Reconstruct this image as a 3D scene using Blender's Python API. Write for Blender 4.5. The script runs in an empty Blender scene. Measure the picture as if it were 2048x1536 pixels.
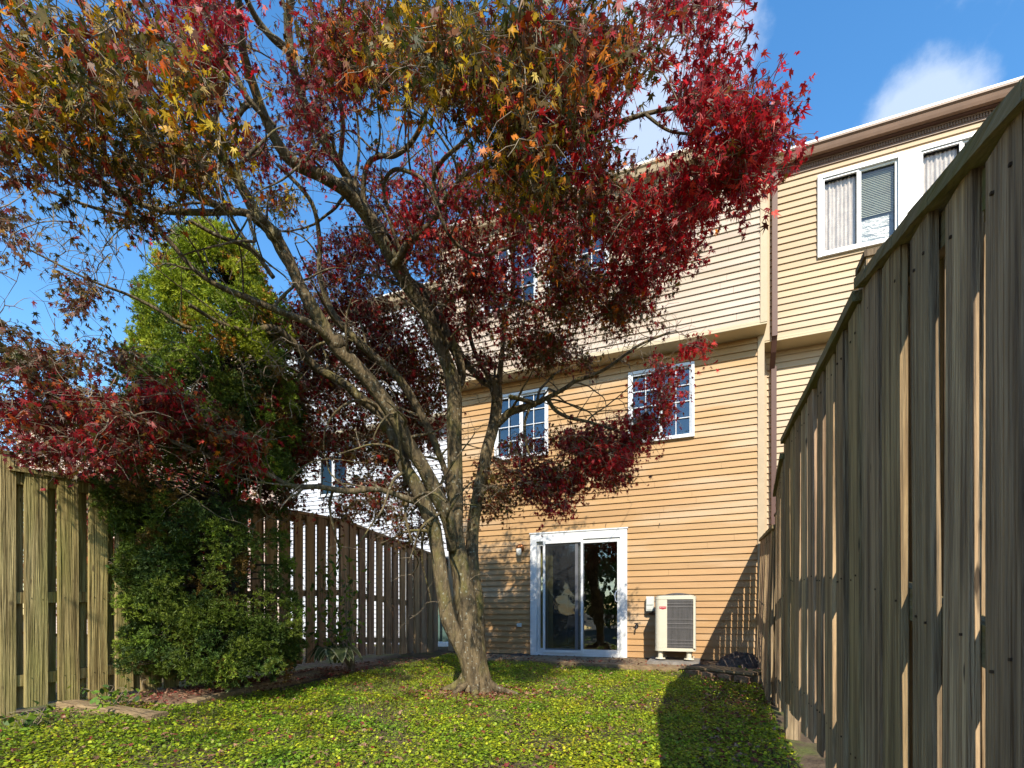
import bpy, math, random
import numpy as np
from mathutils import Vector, noise as mnoise
random.seed(7); rng = np.random.default_rng(7)
C = bpy.context.scene.collection
# ------------------------------------------------------------------ camera
YAW = math.radians(21.27); SA, CA = math.sin(YAW), math.cos(YAW)
FPX, HOR = 975.0, 1228.0
cam_d = bpy.data.cameras.new('camera'); cam = bpy.data.objects.new('camera', cam_d); C.objects.link(cam)
cam_d.sensor_width = 36; cam_d.lens = FPX/2048*36; cam_d.shift_y = (HOR-768)/2048
cam_d.clip_start = .05; cam_d.clip_end = 2000
cam.location = (0, 0, 0); cam.rotation_euler = (math.radians(90), 0, YAW)
bpy.context.scene.camera = cam
# ------------------------------------------------------------------ light and exposure
SUN_TO = Vector((.37, -1.0, .86)).normalized()          # direction towards the sun
sun_el = math.asin(SUN_TO.z); sun_az = math.atan2(SUN_TO.x, SUN_TO.y)
sd = bpy.data.lights.new('sun', 'SUN'); sun = bpy.data.objects.new('sun', sd); C.objects.link(sun)
sd.energy = 5.0; sd.angle = math.radians(.5); sd.color = (1, .91, .75)
sun.rotation_euler = SUN_TO.to_track_quat('Z', 'Y').to_euler(); sun.location = (3, -10, 12)
vs = bpy.context.scene.view_settings
vs.view_transform = 'Standard'; vs.look = 'None'; vs.exposure = .52; vs.gamma = 1; vs.use_curve_mapping = False
W = bpy.data.worlds.new('World'); bpy.context.scene.world = W; W.use_nodes = True
nt = W.node_tree; N = nt.nodes; L = nt.links
bg = N['Background']; bg.inputs[1].default_value = .15
sky = N.new('ShaderNodeTexSky'); sky.sky_type = 'NISHITA'; sky.sun_disc = False
sky.sun_elevation = sun_el; sky.sun_rotation = sun_az; sky.air_density = 1.3; sky.dust_density = .2; sky.ozone_density = 3.0
hs = N.new('ShaderNodeHueSaturation'); hs.inputs['Saturation'].default_value = 1.27; hs.inputs['Value'].default_value = 1.34
L.new(sky.outputs[0], hs.inputs['Color'])
tc = N.new('ShaderNodeTexCoord')
nz = N.new('ShaderNodeTexNoise'); nz.inputs['Scale'].default_value = 5; nz.inputs['Detail'].default_value = 9; nz.inputs['Roughness'].default_value = .62
L.new(tc.outputs['Generated'], nz.inputs['Vector'])
def vmath(op, a, b=None):
    n = N.new('ShaderNodeVectorMath'); n.operation = op
    L.new(a, n.inputs[0])
    if isinstance(b, tuple): n.inputs[1].default_value = b
    elif b is not None: L.new(b, n.inputs[1])
    return n
def fmath(op, a, b):
    n = N.new('ShaderNodeMath'); n.operation = op
    for i, v in enumerate((a, b)):
        if isinstance(v, (int, float)): n.inputs[i].default_value = v
        else: L.new(v, n.inputs[i])
    return n.outputs[0]
def P(px, py, t):
    """photo direction (px,py) at depth t metres -> world point"""
    u = (px-1024)/FPX
    return Vector((t*(u*CA-SA), t*(u*SA+CA), t*(HOR-py)/FPX))
cloud = None
for (px, py, rad, st) in ((1855, 225, .09, 1.35), (1960, 25, .08, .9), (1290, 190, .18, 1.3), (1210, 60, .10, .6), (150, 470, .09, .35), (20, 560, .1, .3), (1990, 200, .08, .6), (2600, 500, .3, .8), (-600, 300, .3, .8)):
    d = P(px, py, 1).normalized()
    dist = vmath('DISTANCE', vmath('NORMALIZE', tc.outputs['Generated']).outputs[0], tuple(d)).outputs['Value']
    m = N.new('ShaderNodeMapRange'); m.inputs[1].default_value = rad*1.45; m.inputs[2].default_value = rad*.3; m.inputs[3].default_value = 0; m.inputs[4].default_value = st
    L.new(dist, m.inputs[0])
    cloud = m.outputs[0] if cloud is None else fmath('MAXIMUM', cloud, m.outputs[0])
m2 = N.new('ShaderNodeMapRange'); m2.interpolation_type = 'SMOOTHSTEP'
m2.inputs[1].default_value = .66; m2.inputs[2].default_value = 1.12
L.new(fmath('ADD', cloud, fmath('MULTIPLY', fmath('SUBTRACT', nz.outputs[0], .5), 1.7)), m2.inputs[0])
cm = fmath('MULTIPLY', m2.outputs[0], .72)
mixw = N.new('ShaderNodeMixRGB'); mixw.inputs[2].default_value = (4.0, 4.6, 5.6, 1)
L.new(cm, mixw.inputs[0]); L.new(hs.outputs[0], mixw.inputs[1]); L.new(mixw.outputs[0], bg.inputs[0])
# ------------------------------------------------------------------ materials
def mat(name, col, rough=.8, var=.15, scale=(6, 6, 6), bump=0, bscale=None, col2=None, spec=.3, metal=0, tint=False, detail=5, band=(.35, .65)):
    m = bpy.data.materials.new(name); m.use_nodes = True
    n = m.node_tree.nodes; l = m.node_tree.links; b = n['Principled BSDF']
    b.inputs['Roughness'].default_value = rough; b.inputs['Specular IOR Level'].default_value = spec; b.inputs['Metallic'].default_value = metal
    t = n.new('ShaderNodeTexCoord'); mp = n.new('ShaderNodeMapping'); mp.inputs['Scale'].default_value = scale
    l.new(t.outputs['Object'], mp.inputs[0])
    nn = n.new('ShaderNodeTexNoise'); nn.inputs['Scale'].default_value = 1; nn.inputs['Detail'].default_value = detail; nn.inputs['Roughness'].default_value = .65
    l.new(mp.outputs[0], nn.inputs['Vector'])
    r = n.new('ShaderNodeValToRGB'); r.color_ramp.elements[0].position = band[0]; r.color_ramp.elements[1].position = band[1]
    c2 = col2 or tuple(min(1, c*(1+var)) for c in col)
    c1 = col if col2 else tuple(c*(1-var) for c in col)
    r.color_ramp.elements[0].color = (*c1, 1); r.color_ramp.elements[1].color = (*c2, 1)
    l.new(nn.outputs[0], r.inputs[0]); out = r.outputs[0]
    if tint:
        a = n.new('ShaderNodeAttribute'); a.attribute_name = 'tint'
        mx = n.new('ShaderNodeMixRGB'); mx.blend_type = 'MULTIPLY'; mx.inputs[0].default_value = 1
        l.new(out, mx.inputs[1]); l.new(a.outputs['Color'], mx.inputs[2]); out = mx.outputs[0]
    l.new(out, b.inputs['Base Color'])
    if bump:
        nb = n.new('ShaderNodeTexNoise'); nb.inputs['Detail'].default_value = 6
        mp2 = n.new('ShaderNodeMapping'); mp2.inputs['Scale'].default_value = bscale or scale
        l.new(t.outputs['Object'], mp2.inputs[0]); l.new(mp2.outputs[0], nb.inputs['Vector']); nb.inputs['Scale'].default_value = 1
        bp = n.new('ShaderNodeBump'); bp.inputs['Strength'].default_value = bump; bp.inputs['Distance'].default_value = .02
        l.new(nb.outputs[0], bp.inputs['Height']); l.new(bp.outputs[0], b.inputs['Normal'])
    m['nodes'] = 1
    return m
def layer(m, col, scale, lo, hi, fac=1.0, detail=4, seed=0.0):
    """another procedural patch colour over a material's base colour"""
    n = m.node_tree.nodes; l = m.node_tree.links; b = n['Principled BSDF']
    src = b.inputs['Base Color'].links[0].from_socket
    t = n.new('ShaderNodeTexCoord'); mp = n.new('ShaderNodeMapping'); mp.inputs['Scale'].default_value = scale; mp.inputs['Location'].default_value = (seed, seed*1.7, seed*.3)
    l.new(t.outputs['Object'], mp.inputs[0]); nn = n.new('ShaderNodeTexNoise'); nn.inputs['Detail'].default_value = detail; nn.inputs['Scale'].default_value = 1
    l.new(mp.outputs[0], nn.inputs['Vector'])
    mr = n.new('ShaderNodeMapRange'); mr.inputs[1].default_value = lo; mr.inputs[2].default_value = hi; mr.inputs[4].default_value = fac
    l.new(nn.outputs[0], mr.inputs[0])
    mx = n.new('ShaderNodeMixRGB'); l.new(mr.outputs[0], mx.inputs[0]); l.new(src, mx.inputs[1]); mx.inputs[2].default_value = (*col, 1)
    l.new(mx.outputs[0], b.inputs['Base Color'])
    return m
def zfade(m, col, z0, z1, fac=1.0):
    """weathering that changes with height up the wall"""
    n = m.node_tree.nodes; l = m.node_tree.links; b = n['Principled BSDF']
    src = b.inputs['Base Color'].links[0].from_socket
    t = n.new('ShaderNodeTexCoord'); s = n.new('ShaderNodeSeparateXYZ'); l.new(t.outputs['Object'], s.inputs[0])
    nn = n.new('ShaderNodeTexNoise'); nn.inputs['Scale'].default_value = .9; l.new(t.outputs['Object'], nn.inputs['Vector'])
    ad = n.new('ShaderNodeMath'); ad.operation = 'ADD'; l.new(s.outputs['Z'], ad.inputs[0]); l.new(nn.outputs[0], ad.inputs[1])
    mr = n.new('ShaderNodeMapRange'); mr.inputs[1].default_value = z0+.5; mr.inputs[2].default_value = z1+.5; mr.inputs[4].default_value = fac
    l.new(ad.outputs[0], mr.inputs[0])
    mx = n.new('ShaderNodeMixRGB'); l.new(mr.outputs[0], mx.inputs[0]); l.new(src, mx.inputs[1]); mx.inputs[2].default_value = (*col, 1)
    l.new(mx.outputs[0], b.inputs['Base Color'])
def leafmat(name, trans=.35, rough=.5):
    m = bpy.data.materials.new(name); m.use_nodes = True
    n = m.node_tree.nodes; l = m.node_tree.links; b = n['Principled BSDF']; o = n['Material Output']
    a = n.new('ShaderNodeAttribute'); a.attribute_name = 'tint'
    t = n.new('ShaderNodeTexCoord'); nn = n.new('ShaderNodeTexNoise'); nn.inputs['Scale'].default_value = 60; l.new(t.outputs['Object'], nn.inputs['Vector'])
    mr = n.new('ShaderNodeMapRange'); mr.inputs[1].default_value = .3; mr.inputs[2].default_value = .7; mr.inputs[3].default_value = .7; mr.inputs[4].default_value = 1.25
    l.new(nn.outputs[0], mr.inputs[0])
    mx = n.new('ShaderNodeVectorMath'); mx.operation = 'SCALE'; l.new(a.outputs['Color'], mx.inputs[0]); l.new(mr.outputs[0], mx.inputs['Scale'])
    l.new(mx.outputs[0], b.inputs['Base Color']); b.inputs['Roughness'].default_value = rough; b.inputs['Specular IOR Level'].default_value = .34
    tr = n.new('ShaderNodeBsdfTranslucent'); l.new(mx.outputs[0], tr.inputs['Color'])
    ms = n.new('ShaderNodeMixShader'); ms.inputs[0].default_value = trans
    l.new(b.outputs[0], ms.inputs[1]); l.new(tr.outputs[0], ms.inputs[2]); l.new(ms.outputs[0], o.inputs['Surface'])
    return m
def glassmat(name, refl, tintc=(1, 1, 1), rough=.01, wave=0):
    m = bpy.data.materials.new(name); m.use_nodes = True
    n = m.node_tree.nodes; l = m.node_tree.links; n.remove(n['Principled BSDF']); o = n['Material Output']
    g = n.new('ShaderNodeBsdfGlossy'); g.inputs['Roughness'].default_value = rough; g.inputs['Color'].default_value = (.9, .95, 1, 1)
    tr = n.new('ShaderNodeBsdfTransparent'); tr.inputs['Color'].default_value = (*tintc, 1)
    ms = n.new('ShaderNodeMixShader'); ms.inputs[0].default_value = refl
    l.new(tr.outputs[0], ms.inputs[1]); l.new(g.outputs[0], ms.inputs[2]); l.new(ms.outputs[0], o.inputs['Surface'])
    if wave:
        t = n.new('ShaderNodeTexCoord'); nn = n.new('ShaderNodeTexNoise'); nn.inputs['Scale'].default_value = 2.5; l.new(t.outputs['Object'], nn.inputs['Vector'])
        bp = n.new('ShaderNodeBump'); bp.inputs['Strength'].default_value = wave; bp.inputs['Distance'].default_value = .05
        l.new(nn.outputs[0], bp.inputs['Height']); l.new(bp.outputs[0], g.inputs['Normal'])
    return m
M = {}
M['siding_tan'] = mat('siding_tan', (.40, .235, .10), .55, .06, (1.2, 1.2, 9), .15, (3, 3, 60), tint=True)
layer(M['siding_tan'], (.48, .35, .22), (.55, .55, 3.2), .50, .68, .7, 3, 3.1)
zfade(M['siding_tan'], (.50, .31, .15), .1, -.5, .55)
M['siding_pale'] = mat('siding_pale', (.41, .315, .23), .5, .05, (1, 1, 9), .15, (3, 3, 60), tint=True)
layer(M['siding_pale'], (.49, .40, .325), (.5, .5, 3.0), .40, .60, .85, 3, 7.7)
M['siding_cream'] = mat('siding_cream', (.42, .305, .185), .5, .05, (1, 1, 6), .12, (3, 3, 60), tint=True)
layer(M['siding_cream'], (.46, .35, .24), (.6, .6, 2.4), .45, .65, .7, 3, 5.5)
M['siding_white'] = mat('siding_white', (.58, .59, .63), .5, .04, (1, 1, 6), .1, (3, 3, 60), tint=True)
M['siding_pink'] = mat('siding_pink', (.58, .44, .36), .5, .05, (1, 1, 6), .1, (3, 3, 60), tint=True)
M['trim_cream'] = mat('trim_cream', (.43, .325, .205), .5, .05)
M['soffit'] = mat('soffit', (.50, .41, .26), .6, .05, (2, 2, 2))
M['trim_white'] = mat('trim_white', (.66, .67, .68), .35, .05, (5, 5, 5))
layer(M['trim_white'], (.5, .5, .48), (6, 6, 6), .60, .8, .5)
M['brown_metal'] = mat('brown_metal', (.10, .05, .038), .5, .12, (4, 4, 2), spec=.3)
M['brown_trim'] = mat('brown_trim', (.20, .12, .08), .45, .1, (4, 4, 2))
M['roof_edge'] = mat('roof_edge', (.75, .73, .70), .4, .05)
M['shingle'] = mat('shingle', (.09, .08, .08), .9, .3, (8, 8, 20))
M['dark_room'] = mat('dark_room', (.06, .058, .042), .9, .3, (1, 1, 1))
M['room_bright'] = mat('room_bright', (.33, .31, .14), .9, .1, (1, 1, 1))
M['blind'] = mat('blind', (.40, .36, .15), .7, .25, (22, 2, .3))
M['curtain'] = mat('curtain', (.50, .45, .40), .9, .18, (26, 2, 6), .5, (9, 2, 60))
M['miniblind'] = mat('miniblind', (.55, .58, .45), .6, .05)
M['ac_beige'] = mat('ac_beige', (.60, .56, .45), .45, .04, (3, 3, 3))
M['ac_dark'] = mat('ac_dark', (.085, .08, .08), .6, .4, (30, 30, 3))
M['ac_wire'] = mat('ac_wire', (.20, .19, .19), .45, .1)
M['red_badge'] = mat('red_badge', (.42, .02, .03), .4, .05)
M['badge_letter'] = mat('badge_letter', (.75, .55, .55), .4, .02)
M['grey_box'] = mat('grey_box', (.55, .58, .55), .5, .05)
M['black_plastic'] = mat('black_plastic', (.02, .02, .022), .45, .3)
M['copper'] = mat('copper', (.32, .12, .04), .35, .3, (15, 15, 15), metal=.6)
M['lampglass'] = mat('lamp_glass', (.75, .72, .65), .15, .1)
M['concrete'] = mat('concrete', (.22, .20, .18), .9, .25, (12, 12, 12), .4, (40, 40, 40))
M['fence_right'] = mat('weathered_board', (.15, .10, .062), .85, .4, (38, 38, 1.3), 1, (90, 90, 2.2), col2=(.52, .37, .22), tint=True, detail=8, band=(.36, .62))
layer(M['fence_right'], (.17, .14, .05), (5, 5, .7), .56, .8, .35, 4, 2)
layer(M['fence_right'], (.03, .022, .017), (24, 24, 5), .71, .76, .9, 2, 5)
M['fence_left'] = mat('mossy_board', (.14, .10, .038), .85, .4, (40, 40, 1.6), 1, (90, 90, 2.5), col2=(.45, .35, .16), tint=True, detail=8, band=(.36, .62))
layer(M['fence_left'], (.24, .25, .05), (5, 5, .7), .45, .75, .65, 4, 9)
layer(M['fence_left'], (.08, .05, .025), (20, 20, 6), .70, .76, .8, 2, 4)
M['fence_far'] = mat('brown_board', (.20, .12, .07), .85, .35, (38, 38, 1.5), .6, (80, 80, 2.5), col2=(.40, .27, .16), tint=True, detail=7)
M['rail_moss'] = mat('mossy_rail', (.13, .10, .045), .9, .35, (30, 3, 30), .8, (60, 4, 60), col2=(.26, .20, .115), tint=True, detail=8)
layer(M['rail_moss'], (.12, .14, .03), (6, 4, 6), .48, .70, .7, 4, 1)
M['timber'] = mat('timber', (.15, .10, .055), .9, .4, (3, 50, 50), .8, (3, 90, 90), col2=(.36, .26, .14))
M['soil'] = mat('soil', (.05, .032, .02), .95, .4, (9, 9, 9), .9, (30, 30, 30), col2=(.13, .09, .055))
layer(M['soil'], (.09, .11, .02), (3, 3, 3), .5, .65, .8, 6, 3)
M['bare_soil'] = mat('bare_soil', (.11, .065, .04), .95, .4, (14, 14, 14), .9, (40, 40, 40), col2=(.26, .17, .11))
M['brick'] = mat('brick', (.16, .09, .055), .9, .3, (20, 20, 20), .6, (60, 60, 60), col2=(.34, .22, .13))
M['patio'] = mat('patio_surface', (.17, .12, .07), .9, .35, (7, 7, 7), .7, (40, 40, 40), col2=(.30, .21, .12))
M['bark'] = mat('bark', (.038, .029, .017), .85, .5, (22, 22, 5), 1.0, (60, 60, 14), col2=(.19, .14, .075), detail=8)
layer(M['bark'], (.17, .155, .035), (7, 7, 3), .50, .70, .55, 5, 1.3)
layer(M['bark'], (.34, .34, .27), (34, 34, 30), .62, .68, .6, 3, 4.2)
layer(M['bark'], (.045, .035, .022), (9, 9, 3), .60, .72, .7, 4, 8.2)
M['twig'] = mat('twig_bark', (.13, .095, .06), .8, .4, (20, 20, 20), .3, (60, 60, 60), col2=(.30, .24, .17))
M['conifer_bark'] = mat('conifer_bark', (.05, .035, .025), .9, .3, (20, 20, 4), .6)
M['leaf'] = leafmat('maple_leaf', .45, .45); M['green'] = leafmat('green_leaf', .35, .5); M['needle'] = leafmat('needle', .25, .6)
M['litter'] = leafmat('fallen_leaf', .1, .8)
M['glass'] = glassmat('window_glass', .13, (.8, .85, .9), .01, .25)
M['glass_door'] = glassmat('door_glass', .21, (.8, .82, .75), .02, .15)
M['glass_pale'] = glassmat('pale_glass', .06, (.97, .97, .97))
M['screen'] = glassmat('insect_screen', .03, (.42, .42, .44), .6)
M['teal_pane'] = mat('teal_pane', (.10, .17, .16), .08, .25, (2, 2, 2), spec=.8)
M['wrinkled_film'] = mat('wrinkled_film', (.04, .07, .085), .3, .6, (3, 3, 9), 1.0, (5, 5, 14), col2=(.17, .22, .23), spec=.4, detail=3)
# ------------------------------------------------------------------ mesh helpers
def tag(o, label=None, cat=None, group=None, kind=None):
    if label: o['label'] = label
    if cat: o['category'] = cat
    if group: o['group'] = group
    if kind: o['kind'] = kind
    return o
def thing(name, label, cat, loc=(0, 0, 0), group=None):
    o = bpy.data.objects.new(name, None); C.objects.link(o); o.location = loc; o.empty_display_size = .2
    return tag(o, label, cat, group)
class MB:
    def __init__(s): s.v = []; s.f = []; s.c = []
    def add(s, vs_, fs, col=(1, 1, 1)):
        b = len(s.v); s.v += [tuple(p) for p in vs_]; s.f += [tuple(b+i for i in f) for f in fs]; s.c += [col]*len(vs_); return s
    def box(s, x0, x1, y0, y1, z0, z1, col=(1, 1, 1)):
        return s.add([(x0, y0, z0), (x1, y0, z0), (x1, y1, z0), (x0, y1, z0), (x0, y0, z1), (x1, y0, z1), (x1, y1, z1), (x0, y1, z1)],
                     [(0, 3, 2, 1), (4, 5, 6, 7), (0, 1, 5, 4), (1, 2, 6, 5), (2, 3, 7, 6), (3, 0, 4, 7)], col)
    def beam(s, a, b, w, h, col=(1, 1, 1)):
        """box of width w (horizontal) and height h (along z) from a to b (centre line)"""
        a = Vector(a); b = Vector(b); d = b-a; sd_ = Vector((d.y, -d.x, 0)).normalized()*(w/2); u = Vector((0, 0, h/2))
        q = [a-sd_-u, a+sd_-u, a+sd_+u, a-sd_+u, b-sd_-u, b+sd_-u, b+sd_+u, b-sd_+u]
        return s.add(q, [(0, 3, 2, 1)[::-1], (4, 5, 6, 7)[::-1], (0, 1, 5, 4)[::-1], (1, 2, 6, 5)[::-1], (2, 3, 7, 6)[::-1], (3, 0, 4, 7)[::-1]], col)
    def tube(s, pts, rad, k=8, cap=True, col=(1, 1, 1), wob=0):
        n = len(pts); b0 = len(s.v); vs_ = []; up = Vector((0, 0, 1)); prev = None
        for i in range(n):
            p = Vector(pts[i]); q = Vector(pts[min(i+1, n-1)])-Vector(pts[max(i-1, 0)])
            q = q.normalized() if q.length > 1e-9 else up
            if prev is None:
                a = q.cross(Vector((1, 0, 0)) if abs(q.x) < .8 else Vector((0, 1, 0))).normalized()
            else:
                a = (prev-q*prev.dot(q)); a = a.normalized() if a.length > 1e-6 else q.orthogonal().normalized()
            prev = a; b = q.cross(a)
            for j in range(k):
                th = 2*math.pi*j/k; r = rad[i]
                if wob: r *= 1+wob*mnoise.noise(Vector((p.x*3+math.cos(th)*.9, p.y*3+math.sin(th)*.9, p.z*2.2)))+wob*.45*math.sin(3*th+p.z*2)
                vs_.append(p+a*math.cos(th)*r+b*math.sin(th)*r)
        fs = [(i*k+j, i*k+(j+1) % k, (i+1)*k+(j+1) % k, (i+1)*k+j) for i in range(n-1) for j in range(k)]
        if cap: fs += [tuple(range(k))[::-1], tuple((n-1)*k+j for j in range(k))]
        return s.add(vs_, fs, col)
    def build(s, name, m, parent=None, smooth=False, loc=None):
        me = bpy.data.meshes.new(name); me.from_pydata(s.v, [], s.f); me.update()
        a = me.attributes.new('tint', 'FLOAT_COLOR', 'POINT')
        a.data.foreach_set('color', np.array([(*c, 1) for c in s.c], dtype=np.float32).ravel())
        me.materials.append(m)
        if smooth: me.polygons.foreach_set('use_smooth', [True]*len(me.polygons))
        o = bpy.data.objects.new(name, me); C.objects.link(o)
        if parent: o.parent = parent; o.matrix_parent_inverse = parent.matrix_world.inverted() if False else o.matrix_parent_inverse
        if parent: 
            pl = Vector((0, 0, 0)); q = parent
            while q: pl += q.location; q = q.parent
            if pl.length > 0: me.transform(__import__('mathutils').Matrix.Translation(-pl))
        return o
def np_mesh(name, verts, nper, cols, m, parent=None):
    """n polygons of nper vertices each; verts (n*nper,3); cols (n,3)"""
    n = len(verts)//nper; me = bpy.data.meshes.new(name)
    me.vertices.add(n*nper); me.vertices.foreach_set('co', verts.astype(np.float32).ravel())
    me.loops.add(n*nper); me.loops.foreach_set('vertex_index', np.arange(n*nper, dtype=np.int32))
    me.polygons.add(n); me.polygons.foreach_set('loop_start', np.arange(0, n*nper, nper, dtype=np.int32)); me.polygons.foreach_set('loop_total', np.full(n, nper, dtype=np.int32))
    me.update(calc_edges=True)
    a = me.attributes.new('tint', 'FLOAT_COLOR', 'POINT'); c4 = np.ones((n, 4), dtype=np.float32); c4[:, :3] = cols
    a.data.foreach_set('color', np.repeat(c4, nper, axis=0).ravel())
    me.materials.append(m); o = bpy.data.objects.new(name, me); C.objects.link(o)
    if parent: 
        o.parent = parent; me.transform(__import__('mathutils').Matrix.Translation(-parent.location))
    return o
def unit(a): return a/np.maximum(np.linalg.norm(a, axis=1, keepdims=True), 1e-9)
def star(tips, val, petx=.08):
    """maple leaf outline from lobes (angle deg, length) and valley radii"""
    pts = []
    T = [(-a, l) for a, l in tips[::-1] if a > 0]+tips
    for i, (a, l) in enumerate(T):
        if i: pts.append((math.sin(math.radians((a+T[i-1][0])/2))*val, math.cos(math.radians((a+T[i-1][0])/2))*val))
        pts.append((math.sin(math.radians(a))*l, math.cos(math.radians(a))*l))
    pts.append((0, -.10))
    return np.array([(x, y, 0) for x, y in pts])
LEAF7 = star([(0, 1.0), (38, .92), (80, .70), (125, .42)], .30)
LEAF5 = star([(0, 1.0), (48, .85), (108, .55)], .28)
ROUND = np.array([(math.sin(a)*1.0, math.cos(a)*.9, 0) for a in np.linspace(0, 2*math.pi, 7)[:-1]])
def place(template, pos, ydir, nrm, size, fold=.3):
    ydir = unit(ydir); nrm = nrm-ydir*np.sum(nrm*ydir, 1, keepdims=True); nrm = unit(nrm); xdir = np.cross(ydir, nrm)
    t = template; n = len(pos); k = len(t)
    r2 = (t[:, 0]**2+t[:, 1]**2)
    f = (rng.uniform(.1, 1, n)*fold)[:, None]
    z = -f*r2[None, :]+f*.6*np.abs(t[:, 0])[None, :]+rng.normal(0, .09, (n, k))
    xs_ = rng.uniform(.55, 1.05, (n, 1, 1)) if k > 8 else 1.0
    v = pos[:, None, :]+size[:, None, None]*(xdir[:, None, :]*t[None, :, 0, None]*xs_+ydir[:, None, :]*t[None, :, 1, None]+nrm[:, None, :]*z[:, :, None])
    return v.reshape(-1, 3)
# ------------------------------------------------------------------ ground
def gz(x, y):
    x = np.asarray(x, float); y = np.asarray(y, float)
    s = np.clip((-x-3.3)/.9, 0, 1); s = s*s*(3-2*s)
    f = np.clip((y-5.5)/1.8, 0, 1)
    n = .012*np.sin(x*2.1+.7)*np.cos(y*1.7)+.009*np.sin(x*5.3+y*3.1)
    near = np.clip((2.2-y)/8, 0, 1)*.9*(y > -12)
    return -.865+.085*s+.07*f+n-near*.9
Z = MB(); 
gx = np.concatenate([[-600, -120, -40, -18, -11], np.linspace(-8, 4, 70), [8, 16, 40, 120, 600]])
gy = np.concatenate([[-600, -120, -40, -20, -12, -7, -4, -2], np.linspace(-1, 10, 64), [14, 20, 40, 120, 600]])
GX, GY = np.meshgrid(gx, gy); GZ = gz(GX, GY); GZ = np.where(np.abs(GX) > 30, -1.2, GZ); GZ = np.where(GY > 12, -.95, GZ)
w_ = len(gx)
Z.add(list(zip(GX.ravel(), GY.ravel(), GZ.ravel())), [(j*w_+i, j*w_+i+1, (j+1)*w_+i+1, (j+1)*w_+i) for j in range(len(gy)-1) for i in range(w_-1)])
tag(Z.build('lawn', M['soil'], smooth=True), kind='structure')
# patio
edge = [(-4.85, 7.72), (-3.4, 7.45), (-1.4, 7.15), (-.15, 7.02), (.66, 6.45), (.93, 6.2)]
pt = MB(); k = len(edge)
top = [(x, y, -.735) for x, y in edge]+[(.93, 8.32, -.735), (-4.85, 8.32, -.735)]
pt.add(top+[(x, y, -.95) for x, y in edge], [tuple(range(k+2))]+[(i, k+2+i, k+3+i, i+1) for i in range(k-1)])
tag(pt.build('patio', M['patio']), kind='structure')
# planting bed under the conifer
bd = MB(); bx_ = [(-4.93, 2.45), (-4.12, 2.95), (-4.45, 4.75), (-4.5, 7.4), (-4.93, 7.6)]
bd.add([(x, y, -.742) for x, y in bx_]+[(x, y, -.95) for x, y in bx_], [(4, 3, 2, 1, 0)[::-1]]+[(i, i+5, (i+1) % 5+5, (i+1) % 5) for i in range(5)])
tag(bd.build('planting_bed', M['bare_soil']), kind='structure')
# ------------------------------------------------------------------ houses
ROWH = .1035
def siding(mb, x0, x1, z0, z1, y, holes=()):
    """clapboard rows facing -Y, real lapped profile, cut round the openings"""
    r = 0; z = z0
    while z < z1-1e-4:
        zt = min(z+ROWH, z1); t = random.uniform(.94, 1.05); col = (t, t*random.uniform(.985, 1.01), t*random.uniform(.97, 1.02))
        cuts = sorted({z, zt, *[c for h in holes for c in (h[2], h[3]) if z < c < zt]})
        for za, zb in zip(cuts, cuts[1:]):
            segs = [(x0, x1)]
            for h in holes:
                if h[2] < zb-1e-5 and h[3] > za+1e-5:
                    segs = [q for s_, e_ in segs for q in ((s_, min(e_, h[0])), (max(s_, h[1]), e_)) if q[1]-q[0] > 1e-4]
            if za == z and zb == zt:
                s2 = []
                for s_, e_ in segs:
                    xx = s_+random.uniform(.6, 3.4)
                    while xx < e_-.3: s2.append((s_, xx)); s_ = xx+.0022; xx += random.uniform(2.2, 3.8)
                    s2.append((s_, e_))
                segs = s2
            for s_, e_ in segs:
                ya = y-.0235+.0205*(za-z)/ROWH; yb = y-.0235+.0205*(zb-z)/ROWH
                mb.add([(s_, ya, za), (e_, ya, za), (e_, yb, zb), (s_, yb, zb)], [(0, 1, 2, 3)], col)
                if za == z: mb.add([(s_, y-.003, z), (e_, y-.003, z), (e_, ya, z), (s_, ya, z)], [(0, 1, 2, 3)], col)
        z = zt
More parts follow.
